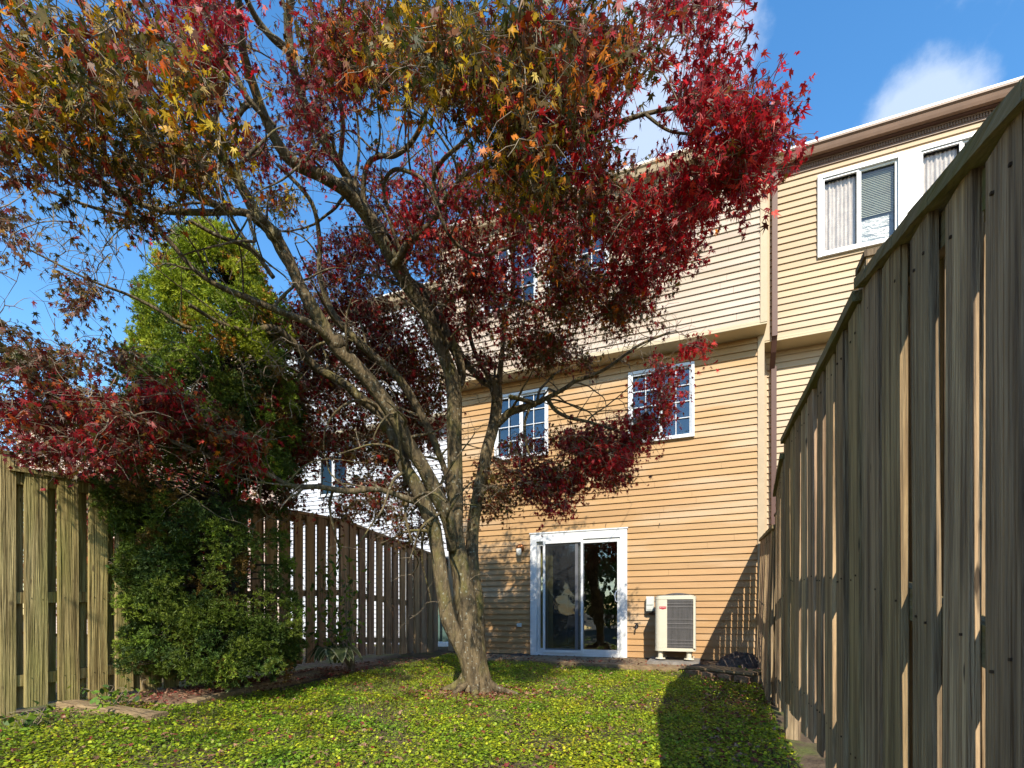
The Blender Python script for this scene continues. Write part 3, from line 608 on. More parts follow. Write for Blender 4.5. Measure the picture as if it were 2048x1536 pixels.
q = MB(); q.tube([(ax1-.16, 8.28, -.38), (ax1-.16, 8.2, -.39), (ax1-.15, 8.15, -.45), (ax1-.14, 8.10, -.46)], [.022]*4, 8); q.tube([(ax1-.11, 8.28, -.36), (ax1-.11, 8.19, -.37), (ax1-.10, 8.11, -.45)], [.01]*3, 6); q.build('pipe', M['black_plastic'], AC)
tag(MB().box(-.75, -.02, 7.42, 8.2, -.745, -.6935).build('equipment_pad', M['concrete']), 'thin grey slab under the heat pump on the patio', 'concrete pad')
pa = P(1293, 1193, 7.98); pb = P(1309, 1222, 7.98)
q = MB(); q.box(pa.x, pb.x, 8.17, 8.28, pb.z, pa.z); db = q.build('disconnect_box', M['grey_box'], H)
q = MB(); q.box(pa.x+.012, pb.x-.012, 8.155, 8.169, pb.z+.10, pa.z-.03); q.box(pa.x+.012, pb.x-.012, 8.16, 8.169, pb.z+.02, pb.z+.09); q.build('box_lid', M['grey_box'], db)
q = MB(); q.box(pa.x+.01, pb.x-.01, 8.19, 8.27, pb.z-.03, pb.z-.001); q.build('box_bottom', M['black_plastic'], db)
# ------------------------------------------------------------------ ground objects
def timber(label, a, b, w, h, seed):
    a = Vector(a); b = Vector(b); d = b-a; Ln = d.length; q = MB(); n = 22; rnd = random.Random(seed)
    sd_ = Vector((d.y, -d.x, 0)).normalized(); ring = [(-.5, -.5), (.5, -.5), (.5, .42), (.43, .5), (-.43, .5), (-.5, .42)]
    vv = []
    for i in range(n+1):
        c = a+d*(i/n)
        for (s_, u) in ring: vv.append(c+sd_*(s_*w+rnd.uniform(-.003, .003))+Vector((0, 0, u*h+rnd.uniform(-.003, .003))))
    k_ = len(ring); q.add(vv, [(i*k_+j, i*k_+(j+1) % k_, (i+1)*k_+(j+1) % k_, (i+1)*k_+j) for i in range(n) for j in range(k_)]+[tuple(range(k_))[::-1], tuple(n*k_+j for j in range(k_))])
    o = q.build('landscape_timber', M['timber'])
    return tag(o, label, 'timber', 'landscape timbers edging the bed')
timber('short old timber lying flat in front of the left fence', (-4.80, 2.37, -.75), (-3.80, 2.46, -.80), .14, .10, 1)
timber('long brown timber edging the bed below the conifer', (-4.02, 2.86, -.80), (-4.42, 4.72, -.77), .10, .15, 2)
timber('dark timber edging the patio at the foot of the left fence', (-4.86, 7.64, -.80), (-3.1, 7.34, -.80), .09, .13, 3)
q = MB(); ps = [(-.22, 6.96), (.56, 6.42), (.82, 6.72), (.05, 7.3)]
q.add([(x, y, -.728) for x, y in ps]+[(x, y, -.70) for x, y in ps], [(0, 1, 2, 3)[::-1], (4, 5, 6, 7)]+[(i, (i+1) % 4, 4+(i+1) % 4, 4+i) for i in range(4)])
tag(q.build('wood_plank', M['timber']), 'dappled brown plank lying at the patio corner by the right fence', 'plank')
for i in range(4):
    f = .15+i*.24; cx_, cy_ = ps[0][0]+(ps[1][0]-ps[0][0])*f, ps[0][1]+(ps[1][1]-ps[0][1])*f-.09; q = MB()
    dxv = Vector((ps[1][0]-ps[0][0], ps[1][1]-ps[0][1], 0)).normalized()
    q.beam(Vector((cx_, cy_, -.785))-dxv*.085, Vector((cx_, cy_, -.785+random.uniform(-.01, .01)))+dxv*.085, .10, .09); o = q.build('edging_brick', M['brick'])
    tag(o, ['brown brick at the left end of the row below the plank', 'second brick from the left below the plank', 'third brick from the left below the plank', 'brown brick nearest the right fence below the plank'][i], 'brick', 'bricks edging the patio corner')
# crumpled dark fabric heap
def heap(name, label, cat, cx_, cy_, rx, ry, h, zb, m, seed, n=46):
    q = MB(); vs_ = []
    for j in range(n+1):
        for i in range(n+1):
            u_, v_ = i/n*2-1, j/n*2-1; r_ = min(1, math.hypot(u_, v_))
            x = cx_+u_*rx; y = cy_+v_*ry; nn = .5+.5*mnoise.noise(Vector((x*6+seed, y*8, .3)))+.35*abs(mnoise.noise(Vector((x*17, y*15+seed, 1))))
            z = zb+max(0, (1-r_**2))**.7*h*(.35+.75*nn)-.01*r_
            vs_.append((x+.03*mnoise.noise(Vector((x*9, y*9, seed))), y, z))
    q.add(vs_, [(j*(n+1)+i, j*(n+1)+i+1, (j+1)*(n+1)+i+1, (j+1)*(n+1)+i) for j in range(n) for i in range(n)])
    return tag(q.build(name, m, None, True), label, cat)
M['fabric'] = mat('dark_fabric', (.035, .028, .024), .8, .4, (18, 18, 18), .8, (40, 40, 40), col2=(.11, .085, .07))
heap('landscape_fabric', 'crumpled dark brown weed fabric bundle in the corner by the right fence', 'fabric', .52, 7.62, .34, .34, .22, -.73, M['fabric'], 3)
heap('landscape_fabric', 'small flat dark fabric scrap lying next to the heat pump', 'fabric', -.02, 7.12, .26, .14, .06, -.731, M['fabric'], 9, 30)
heap('debris_pile', 'little dark heap of leaves left of the patio door step', 'debris', -3.02, 8.13, .24, .10, .05, -.735, M['fabric'], 5, 24)
# ------------------------------------------------------------------ Japanese maple
TREE = thing('maple_tree', 'large multi-stemmed red maple spreading over the whole yard', 'tree', (-2.31, 4.77, -.87))
def spline(pts, sub=7):
    out = []; n = len(pts)
    for i in range(n-1):
        p0, p1, p2, p3 = pts[max(i-1, 0)], pts[i], pts[i+1], pts[min(i+2, n-1)]
        for s_ in range(sub):
            t = s_/sub; out.append([.5*((2*b)+(-a+c)*t+(2*a-5*b+4*c-d)*t*t+(-a+3*b-3*c+d)*t**3) for a, b, c, d in zip(p0, p1, p2, p3)])
    out.append(list(pts[-1])); return out
# each limb: list of (px, py, depth, radius_in_px)
limbs = [
 # left low stem
 [(950, 1365, 5.25, 36), (930, 1312, 5.2, 27), (908, 1265, 5.18, 25), (894, 1232, 5.16, 25), (884, 1167, 5.13, 25), (878, 1110, 5.1, 24), (868, 1050, 5.05, 26), (851, 1008, 5.0, 26), (830, 965, 4.95, 24), (809, 930, 4.95, 22), (795, 880, 5.0, 20), (770, 850, 5.05, 19)],
 [(790, 885, 4.97, 17), (762, 830, 5.05, 18), (725, 800, 5.1, 18), (690, 770, 5.05, 16), (634, 735, 5.0, 15), (590, 690, 4.8, 13), (545, 655, 4.6, 11), (500, 662, 4.4, 9), (440, 645, 4.2, 7), (380, 610, 4.0, 5)],
 # main trunk
 [(957, 1398, 5.28, 54), (955, 1363, 5.28, 46), (952, 1318, 5.28, 39), (942, 1265, 5.28, 35), (934, 1220, 5.28, 33), (926, 1160, 5.28, 32), (917, 1105, 5.28, 29), (912, 1050, 5.28, 27), (911, 1000, 5.28, 25), (908, 920, 5.25, 25), (908, 850, 5.2, 25), (905, 770, 5.15, 25), (888, 710, 5.1, 22), (868, 660, 5.0, 22), (843, 610, 4.9, 22), (815, 570, 4.8, 22), (785, 515, 4.65, 21), (745, 450, 4.5, 21), (693, 385, 4.3, 20), (650, 355, 4.15, 20), (587, 322, 4.0, 19), (540, 255, 3.85, 16), (509, 176, 3.7, 15), (485, 90, 3.5, 13), (474, -20, 3.3, 12)],
 [(900, 800, 5.2, 14), (922, 760, 5.25, 15), (918, 720, 5.2, 17), (897, 675, 5.15, 18), (873, 635, 5.1, 18), (851, 590, 5.05, 17), (818, 560, 5.0, 15), (800, 520, 4.9, 15), (770, 470, 4.75, 14), (720, 400, 4.6, 15), (680, 330, 4.4, 16), (650, 281, 4.3, 16), (618, 225, 4.15, 15), (598, 170, 4.05, 15), (583, 105, 3.9, 15), (575, 40, 3.8, 14), (583, -30, 3.7, 13)],
 [(583, 105, 3.9, 11), (550, 80, 3.8, 11), (517, 40, 3.7, 10), (490, -15, 3.5, 9)],
 # big leaning left stem
 [(905, 1100, 5.2, 16), (897, 1040, 5.05, 24), (872, 985, 5.0, 26), (848, 940, 4.9, 24), (816, 890, 4.8, 24), (781, 824, 4.7, 24), (746, 771, 4.6, 25), (711, 730, 4.5, 26), (672, 690, 4.4, 26), (634, 630, 4.3, 22), (605, 581, 4.2, 19), (580, 527, 4.1, 19), (548, 469, 4.0, 21), (517, 435, 3.9, 18), (490, 385, 3.8, 16), (462, 335, 3.7, 16), (420, 275, 3.5, 14), (395, 220, 3.35, 12), (350, 150, 3.2, 9), (310, 60, 3.0, 7), (280, -20, 2.9, 5)],
 [(517, 441, 3.9, 12), (490, 426, 3.8, 12), (456, 424, 3.7, 11), (410, 427, 3.6, 10), (340, 424, 3.45, 10), (290, 412, 3.35, 9), (250, 396, 3.3, 9), (182, 364, 3.2, 8), (91, 319, 3.1, 7), (0, 290, 3.0, 6), (-80, 270, 2.9, 4)],
 [(470, 420, 3.75, 10), (433, 410, 3.6, 12), (400, 395, 3.5, 12), (373, 375, 3.4, 12), (300, 345, 3.2, 11), (246, 314, 3.1, 9), (205, 250, 3.0, 7), (150, 190, 2.8, 6), (60, 120, 2.6, 4)],
 [(462, 350, 3.7, 11), (440, 300, 3.6, 11), (400, 262, 3.4, 10), (350, 205, 3.2, 9), (280, 130, 3.0, 8), (200, 60, 2.8, 6), (140, -20, 2.6, 5)],
 [(550, 255, 3.85, 8), (500, 200, 3.7, 9), (460, 120, 3.6, 9), (425, 60, 3.5, 8), (400, -20, 3.4, 7)],
 # branches across the conifer
 [(672, 690, 4.4, 13), (620, 650, 4.2, 13), (560, 625, 4.1, 11), (500, 600, 4.0, 10), (440, 575, 3.9, 9), (390, 540, 3.8, 7), (340, 480, 3.7, 6), (300, 445, 3.6, 5), (200, 420, 3.4, 4), (90, 380, 3.2, 3)],
 [(548, 555, 4.1, 6), (500, 500, 4.0, 5), (430, 470, 3.8, 5), (380, 442, 3.7, 4)],
 [(590, 690, 4.8, 8), (520, 660, 4.6, 7), (450, 650, 4.4, 6), (380, 655, 4.2, 5), (320, 620, 4.1, 5), (260, 590, 4.0, 4), (180, 560, 3.8, 3), (60, 500, 3.6, 2.5)],
 # low branch to the left
 [(855, 1010, 5.0, 11), (820, 1000, 4.9, 12), (780, 985, 4.8, 9), (746, 978, 4.7, 9), (693, 982, 4.6, 10), (641, 975, 4.5, 9), (588, 972, 4.4, 9), (535, 948, 4.3, 9), (480, 932, 4.2, 8), (400, 903, 4.0, 8), (300, 865, 3.8, 6), (215, 815, 3.7, 5), (120, 780, 3.6, 4), (20, 760, 3.5, 3)],
 # between stem
 [(905, 1010, 5.3, 9), (890, 940, 5.35, 10), (873, 897, 5.35, 12), (851, 841, 5.35, 13), (827, 800, 5.3, 14), (792, 750, 5.2, 14), (746, 711, 5.1, 13), (711, 680, 5.0, 12), (669, 630, 4.9, 11), (640, 560, 4.8, 9), (640, 480, 4.7, 8), (620, 400, 4.5, 7), (560, 330, 4.4, 5)],
 # right stem
 [(960, 1330, 5.32, 20), (952, 1200, 5.38, 22), (946, 1090, 5.4, 21), (952, 1010, 5.42, 21), (968, 930, 5.45, 21), (984, 860, 5.5, 20), (993, 800, 5.5, 19), (990, 765, 5.5, 18), (970, 765, 5.5, 11), (939, 735, 5.5, 12), (915, 700, 5.45, 10), (885, 640, 5.4, 8)],
 [(992, 800, 5.5, 14), (1000, 740, 5.5, 10), (1006, 690, 5.5, 8), (1010, 640, 5.4, 6), (1030, 560, 5.2, 5), (1020, 480, 5.0, 4)],
 [(996, 770, 5.5, 9), (964, 735, 5.6, 8), (945, 690, 5.6, 7), (935, 620, 5.5, 6), (940, 540, 5.4, 5)],
 [(994, 850, 5.5, 12), (1018, 825, 5.45, 13), (1044, 817, 5.4, 12), (1070, 809, 5.4, 10), (1094, 796, 5.35, 8), (1130, 775, 5.3, 7), (1152, 760, 5.3, 6), (1184, 752, 5.25, 5), (1220, 735, 5.2, 4), (1280, 690, 5.1, 3.5), (1340, 665, 5.0, 3)],
 [(1070, 809, 5.4, 8), (1040, 800, 5.3, 7), (1020, 795, 5.2, 6)],
 [(1094, 796, 5.35, 6), (1110, 820, 5.3, 5), (1140, 835, 5.25, 4.5), (1180, 845, 5.2, 4), (1240, 865, 5.1, 3.5), (1280, 900, 5.0, 3)],
 [(1060, 815, 5.4, 4), (1050, 850, 5.35, 4), (1056, 900, 5.3, 3), (1075, 950, 5.2, 2.5)],
 # upper right
 [(785, 530, 4.65, 13), (800, 512, 4.6, 13), (812, 490, 4.55, 12), (840, 465, 4.5, 11), (868, 436, 4.4, 10), (880, 408, 4.3, 10), (908, 379, 4.1, 9), (935, 350, 3.9, 8), (1000, 310, 3.6, 8), (1080, 290, 3.3, 7), (1170, 265, 3.1, 6), (1250, 240, 3.0, 6), (1300, 225, 2.95, 5), (1360, 215, 2.9, 5), (1420, 240, 2.9, 4), (1500, 280, 2.9, 3)],
 [(1230, 248, 3.0, 5), (1250, 185, 2.95, 4), (1290, 140, 2.9, 4), (1330, 90, 2.85, 3.5), (1345, 50, 2.8, 3), (1350, -20, 2.7, 3)],
 [(1290, 228, 2.95, 4), (1340, 260, 2.95, 3.5), (1400, 275, 3.0, 3), (1450, 330, 3.0, 2.5)],
 [(732, 430, 4.45, 9), (725, 385, 4.4, 9), (735, 330, 4.3, 8), (760, 311, 4.25, 8), (790, 312, 4.2, 8), (822, 289, 4.1, 8), (843, 245, 3.9, 8), (853, 215, 3.8, 7), (900, 150, 3.4, 6), (950, 60, 3.0, 5), (980, -20, 2.8, 5)],
 [(775, 420, 4.5, 5), (768, 370, 4.4, 5), (790, 340, 4.3, 5), (830, 345, 4.2, 5), (860, 380, 4.2, 4), (880, 430, 4.2, 4), (905, 480, 4.3, 4), (950, 510, 4.4, 4), (1020, 495, 4.3, 4), (1060, 470, 4.2, 3)],
 [(860, 600, 5.0, 8), (885, 610, 5.0, 7), (905, 590, 4.95, 6), (950, 585, 4.9, 6), (1000, 590, 4.8, 5), (1060, 610, 4.7, 5), (1110, 620, 4.6, 4), (1180, 560, 4.4, 3.5), (1260, 540, 4.2, 3)],
 [(680, 330, 4.4, 8), (690, 250, 4.2, 8), (680, 180, 4.0, 7), (670, 100, 3.8, 6), (690, -10, 3.5, 5)],
 [(603, 195, 4.1, 7), (640, 120, 3.8, 6), (720, 60, 3.4, 5), (800, 10, 3.0, 4)],
 [(880, 408, 4.3, 6), (870, 350, 4.2, 6), (930, 280, 3.8, 5), (1050, 180, 3.2, 5), (1120, 90, 2.8, 4), (1180, 0, 2.5, 4)],
 [(420, 275, 3.5, 8), (440, 200, 3.4, 8), (455, 130, 3.3, 7), (420, 40, 3.1, 6), (410, -20, 3, 5)],
]
nodes = []; nrad = []
tb = MB()
for li, lb in enumerate(limbs):
    pts = [(*P(a, b, t), r*(.59 if r > 6 else .75)*t/FPX) for a, b, t, r in lb]
    sp = spline(pts, 8)
    pp = [Vector(s_[:3])+Vector((mnoise.noise(Vector(s_[:3])*2.5+Vector((li, 0, 0))), mnoise.noise(Vector(s_[:3])*2.5+Vector((0, li, 9))), mnoise.noise(Vector(s_[:3])*2.5+Vector((5, 0, li)))))*min(.02, s_[3]*1.2) for s_ in sp]
    rr = [max(.003, s_[3]) for s_ in sp]
    if li in (0, 2): 
        for k_ in range(len(pp)):
            if pp[k_].z < -.80: pp[k_].z = min(pp[k_].z, -.80)
        pp.insert(0, pp[0]+Vector((0, 0, -.12))); rr.insert(0, rr[0]*1.15)
    tb.tube(pp, rr, 14 if max(rr) > .06 else 8, wob=.16 if max(rr) > .05 else .1)
    for p_, r_ in zip(pp, rr):
        if p_.z > -.1: nodes.append(tuple(p_)); nrad.append(r_)
for a in (20, 75, 140, 200, 250, 310):                                   # root flare
    a = math.radians(a+random.uniform(-15, 15)); c = Vector((-2.30, 4.80, -.80)); L_ = random.uniform(.32, .5)
    tb.tube([c+Vector((math.cos(a)*d_, math.sin(a)*d_, z)) for d_, z in ((.05, .22), (.14, .06), (.25, -.01), (L_, -.045), (L_+.15, -.10))], [.055, .055, .042, .025, .01], 10, wob=.25)
# knots
for (px, py, t, r) in ((770, 850, 5.0, 18), (905, 600, 4.95, 8), (548, 469, 4.0, 22), (990, 765, 5.5, 20), (583, 105, 3.9, 18), (690, 372, 4.3, 22), (517, 438, 3.9, 20), (812, 566, 4.8, 22), (672, 688, 4.4, 27)):
    c = P(px, py, t); R_ = .68*r*t/FPX; tb.tube([c+Vector((0, 0, -R_)), c+Vector((0, 0, -R_*.5)), c, c+Vector((0, 0, R_*.5)), c+Vector((0, 0, R_))], [R_*.3, R_*.9, R_*1.08, R_*.9, R_*.3], 10, wob=.2)
# foliage volumes: (cx, cy, rx, ry, depth0, depth1, clusters, colour class)
OL, RD, DR, MX, BR = 'olive', 'red', 'wine', 'mixed', 'brown'
blobs = [
 (150, 130, 230, 190, 2.0, 3.2, 62, OL), (370, 230, 170, 170, 2.3, 3.3, 32, OL), (110, 330, 200, 100, 2.6, 3.8, 17, BR),
 (400, 80, 130, 130, 3.0, 4.2, 46, RD), (330, 330, 160, 90, 2.8, 3.6, 26, OL), (640, 230, 110, 130, 3.6, 4.8, 40, DR),
 (700, 90, 120, 130, 2.9, 4.0, 46, MX), (830, 110, 150, 150, 2.5, 3.6, 52, OL), (960, 130, 190, 180, 2.0, 3.0, 62, OL), (1100, 160, 150, 200, 2.1, 3.1, 60, MX),
 (1060, 330, 130, 120, 2.5, 3.5, 44, OL), (1220, 110, 130, 110, 2.3, 3.2, 30, MX), (1170, 260, 60, 130, 2.6, 3.3, 22, RD), (1330, 30, 110, 40, 2.6, 3.2, 14, RD),
 (1400, 210, 110, 90, 2.6, 3.3, 28, RD), (1490, 270, 85, 110, 2.6, 3.2, 34, RD), (1440, 360, 110, 60, 2.8, 3.5, 24, RD), (1510, 300, 45, 70, 2.7, 3.2, 10, RD), (1400, 100, 50, 60, 2.8, 3.2, 5, RD), (1430, 20, 30, 30, 2.8, 3.2, 3, RD),
 (1330, 400, 120, 80, 3.0, 3.9, 34, RD), (1200, 400, 110, 110, 3.3, 4.4, 44, MX), (1280, 500, 110, 100, 3.5, 4.4, 44, RD), (1360, 470, 60, 50, 3.2, 3.8, 8, RD),
 (1180, 600, 130, 90, 4.0, 4.9, 46, MX), (1250, 620, 90, 60, 4.2, 4.9, 20, BR), (1080, 440, 120, 110, 3.8, 5.0, 52, RD), (1000, 400, 120, 110, 3.6, 5.0, 50, MX), (950, 560, 110, 110, 4.4, 5.6, 56, DR),
 (1040, 640, 90, 80, 4.6, 5.6, 26, MX), (880, 400, 110, 110, 4.0, 5.4, 44, RD), (800, 470, 120, 80, 4.6, 5.8, 40, DR), (700, 560, 130, 110, 5.0, 6.2, 60, DR), (830, 690, 110, 90, 5.4, 6.4, 52, DR),
 (700, 720, 120, 90, 5.3, 6.4, 56, BR), (620, 800, 110, 90, 5.2, 6.3, 60, BR), (740, 870, 110, 80, 5.4, 6.4, 50, BR), (830, 830, 80, 90, 5.6, 6.4, 32, DR), (600, 900, 90, 70, 5.0, 6.0, 40, DR),
 (760, 990, 110, 70, 5.3, 6.3, 44, BR), (830, 1060, 70, 50, 5.4, 6.2, 16, BR), (560, 960, 70, 50, 5.0, 5.8, 16, BR), (1000, 960, 75, 75, 5.2, 6.2, 36, BR), (1040, 900, 50, 60, 5.2, 6.0, 14, DR),
 (960, 720, 60, 60, 5.3, 6.0, 12, DR), (1060, 700, 90, 50, 5.0, 6.0, 30, BR), (1120, 960, 90, 55, 5.0, 6.0, 40, DR), (1200, 900, 95, 70, 4.9, 5.8, 48, RD), (1270, 850, 60, 60, 4.8, 5.5, 22, RD), (1150, 880, 80, 50, 5.0, 5.8, 26, DR),
 (1320, 770, 45, 80, 4.8, 5.4, 26, RD), (1380, 690, 35, 20, 4.8, 5.1, 5, RD), (1100, 1010, 40, 30, 5.2, 5.8, 7, RD), (1230, 950, 50, 35, 5, 5.6, 8, DR),
 (140, 720, 190, 60, 3.3, 4.1, 42, BR), (120, 820, 200, 90, 3.2, 4.2, 74, DR), (330, 830, 120, 80, 3.6, 4.3, 34, DR), (450, 880, 110, 70, 3.9, 4.6, 30, MX), (200, 900, 160, 40, 3.3, 4.0, 22, DR), (500, 800, 80, 80, 4.4, 5.0, 20, DR),
 (350, 790, 60, 30, 3.5, 3.9, 12, RD), (500, 900, 50, 25, 4.0, 4.4, 8, RD),
 (180, 590, 70, 60, 3.5, 4.1, 10, BR), (240, 540, 60, 30, 3.6, 4.0, 4, OL), (20, 420, 60, 120, 3.0, 3.8, 8, BR), (60, 250, 120, 90, 2.4, 3.2, 12, OL), (230, 440, 150, 40, 3.2, 3.8, 7, OL), (420, 520, 60, 40, 3.6, 4.1, 5, OL), (0, 640, 30, 30, 3.4, 3.8, 3, BR), (560, 400, 60, 50, 4.2, 4.8, 10, OL), (520, 300, 70, 70, 3.9, 4.6, 16, DR), (760, 380, 80, 60, 4.4, 5.2, 14, DR),
]
blobs += [(650, 640, 120, 80, 5.0, 6.2, 34, DR), (780, 600, 110, 90, 5.2, 6.3, 34, BR), (900, 480, 100, 90, 4.4, 5.6, 24, DR), (660, 820, 130, 90, 5.0, 6.2, 30, DR), (800, 760, 110, 110, 5.5, 6.4, 30, BR), (560, 860, 100, 110, 4.9, 5.8, 34, BR), (740, 930, 110, 70, 5.4, 6.3, 20, DR), (580, 740, 90, 80, 4.9, 5.8, 26, BR), (1000, 560, 80, 70, 4.6, 5.4, 14, RD), (1150, 520, 100, 80, 4.0, 4.8, 20, MX), (860, 640, 80, 80, 5.3, 6.2, 16, DR), (540, 940, 70, 70, 4.8, 5.6, 16, BR)]
blobs += [(700, 500, 110, 90, 4.8, 6.0, 22, DR), (820, 880, 70, 70, 5.5, 6.3, 16, BR), (880, 980, 60, 50, 5.5, 6.2, 10, BR), (930, 640, 70, 60, 5.2, 6, 12, RD), (1090, 560, 80, 60, 4.4, 5.2, 14, DR), (1250, 560, 80, 60, 3.8, 4.6, 12, RD), (650, 900, 100, 60, 5, 6, 18, BR), (560, 1000, 70, 40, 4.8, 5.4, 10, BR), (560, 680, 80, 80, 4.8, 5.6, 16, DR)]
blobs += [(1150, 930, 110, 70, 4.9, 5.8, 30, RD), (1060, 960, 80, 60, 5.0, 5.8, 18, DR), (1230, 880, 80, 70, 4.8, 5.5, 16, RD), (980, 1010, 60, 30, 5.2, 6, 8, BR), (860, 760, 80, 90, 5.5, 6.3, 18, BR), (1130, 700, 90, 60, 4.6, 5.4, 16, BR), (730, 660, 100, 80, 5.2, 6.2, 18, DR)]
blobs += [(640, 760, 120, 100, 5.2, 6.3, 40, DR), (770, 700, 90, 80, 5.4, 6.3, 22, BR), (850, 800, 70, 110, 5.6, 6.4, 26, DR), (790, 910, 80, 50, 5.5, 6.3, 18, BR), (620, 650, 70, 60, 5.0, 5.8, 18, DR), (730, 800, 80, 70, 5.5, 6.3, 18, DR), (720, 1010, 90, 40, 5.2, 6.0, 14, BR)]
holes = [(420, 570, 115, 95), (510, 140, 45, 80), (800, 260, 50, 36), (845, 300, 38, 45), (560, 120, 35, 35), (590, 20, 20, 50), (1290, 235, 60, 55), (1250, 185, 45, 30), (1340, 160, 40, 25), (100, 540, 90, 45), (60, 600, 60, 40), (480, 260, 20, 25), (870, 440, 20, 20), (440, 480, 60, 25), (1180, 300, 14, 20), (350, 500, 60, 40), (660, 975, 28, 20), (665, 935, 34, 32), (1050, 560, 34, 44), (1185, 500, 26, 34)]
pal = {
 OL: [((.11, .085, .008), .32), ((.05, .06, .008), .20), ((.42, .28, .01), .17), ((.20, .025, .012), .14), ((.50, .12, .008), .08), ((.12, .045, .012), .09)],
 RD: [((.36, .008, .014), .42), ((.20, .007, .012), .28), ((.48, .045, .03), .14), ((.09, .018, .012), .11), ((.16, .09, .012), .05)],
 DR: [((.15, .009, .012), .34), ((.26, .012, .014), .26), ((.08, .025, .012), .20), ((.10, .065, .012), .14), ((.42, .08, .015), .06)],
 MX: [((.28, .012, .014), .32), ((.11, .075, .012), .24), ((.13, .025, .012), .20), ((.46, .15, .012), .11), ((.06, .06, .010), .13)],
 BR: [((.15, .05, .025), .30), ((.10, .065, .022), .28), ((.17, .022, .018), .20), ((.07, .07, .018), .16), ((.30, .20, .05), .06)]}
def sunlane(p_):
    # openings in the crown through which the sun reaches the conifer top, the trunk and the lawn
    for (q_, r_) in ((Vector((-4.5, 3.6, 2.9)), 1.15), (Vector((-4.4, 3.5, 2.1)), .8), (Vector((-1.6, 3.2, -.85)), .9), (Vector((-4.9, 2.4, .3)), .45)):
        w_ = p_-q_; s_ = w_.dot(SUN_TO)
        if s_ > .7 and (w_-SUN_TO*s_).length < r_ and random.random() < .93: return True
    return False
cl = []
for (cx_, cy_, rx, ry, t0, t1, n, cc) in blobs:
    k_ = 0; tries = 0
    while k_ < n and tries < n*30:
        tries += 1; rx_, ry_ = [max(.4*q_, q_-52*3/((t0+t1)/2)) for q_ in (rx, ry)]; a = random.uniform(0, 6.283); r_ = math.sqrt(random.random()); px, py = cx_+rx_*r_*math.cos(a), cy_+ry_*r_*math.sin(a)
        if any(hx and ((px-hx)/hw)**2+((py-hy)/hh)**2 < 1.25 for hx, hy, hw, hh in holes): continue
        p_ = P(px, py, random.uniform(t0, t1))
        if sunlane(p_): continue
        if p_.y > 7.72 or (p_.x < -4.75 and p_.z < 1.4): continue
        cl.append((p_, cc)); k_ += 1
for (cc0, n_, rr0) in (((-1.5, -1.25, 3.1), 26, .8), ((-.8, .85, 3.8), 9, .5), ((-2.9, -.6, 3.3), 14, .7)):   # crown overhead, shading the lawn and trunk
    for _ in range(n_): cl.append((Vector(cc0)+Vector((random.gauss(0, .5), random.gauss(0, .5), random.gauss(0, .25)))*rr0*1.4, random.choice([OL, MX, RD])))
# a few clusters beyond the frame so that the crown closes above and behind
for _ in range(50):
    a = random.uniform(0, 6.283); r_ = random.uniform(.2, 1)
    cl.append((Vector((-2.6+2.9*r_*math.cos(a), 3.4+2.7*r_*math.sin(a), 4.6-1.0*r_*r_+random.uniform(-.2, .5))), random.choice([OL, MX, RD])))
cand = [i for i in range(len(nodes)) if nrad[i] > .012 and nodes[i][2] > .75]
for _ in range(190):
    i = random.choice(cand); p_ = Vector(nodes[i]); r0 = min(.018, nrad[i]*random.uniform(.3, .6)); o_ = p_-Vector((-2.3, 4.7, 1.0)); o_.z *= .5
    d = (o_.normalized()*random.uniform(0, .8)+Vector((random.gauss(0, .6), random.gauss(0, .6), random.gauss(.25, .5)))).normalized(); L_ = random.uniform(.4, 1.3); ps_ = [p_.copy()]; n = int(L_/.07)+3; w_ = Vector((random.gauss(0, 1), random.gauss(0, 1), random.gauss(0, 1)))
    for j in range(n):
        w_ = w_*.75+Vector((random.gauss(0, 1), random.gauss(0, 1), random.gauss(0, 1)))*.5; d = (d+w_*.16+Vector((0, 0, -.02*j/n))).normalized(); ps_.append(ps_[-1]+d*L_/n)
    if max(q_.y for q_ in ps_) > 7.6 or min(q_.length for q_ in ps_) < 1.6: continue
    rr = [r0*(1-.75*j/n) for j in range(n+1)]; tb.tube(ps_, rr, 7, False, wob=.12)
    for q_, r_ in zip(ps_[1:], rr[1:]): nodes.append(tuple(q_)); nrad.append(r_)
tb.build('trunk', M['bark'], TREE, True)
base = np.array(nodes[:]); NB = len(base)
cap = 60000; ND = np.zeros((cap, 3)); ND[:NB] = base; RAD = np.zeros(cap); RAD[:NB] = nrad; cnt = NB
d0 = [np.min(np.linalg.norm(base-np.array(c[0]), axis=1)) for c in cl]
order = np.argsort(d0); tw = MB(); leafP = []; leafC = []; leafS = []
def pick(cc):
    r_ = random.random(); s_ = 0
    for c, w in pal[cc]:
        s_ += w
        if r_ < s_: return c
    return pal[cc][0][0]
def grow(src, dst, r0, r1, n, bend):
    s_ = Vector(src); e = Vector(dst); d = e-s_; L_ = d.length; perp = Vector((random.gauss(0, 1), random.gauss(0, 1), random.gauss(0, 1))); perp = (perp-d*perp.dot(d)/max(d.length_squared, 1e-6)); perp = perp.normalized() if perp.length > 0 else Vector((1, 0, 0))
    ph = random.uniform(0, 3); pts = []
    for i in range(n+1):
        f = i/n; w = math.sin(f*math.pi)
        pts.append(s_+d*f+perp*w*bend*L_+Vector((0, 0, .10*L_*w))+perp.cross(d).normalized()*(.05*L_*math.sin(f*6.28+ph)*w if L_ > 1e-4 else 0))
    rr = [r0+(r1-r0)*(i/n) for i in range(n+1)]
    tw.tube(pts, rr, 5 if r0 > .006 else 4, False)
    return pts
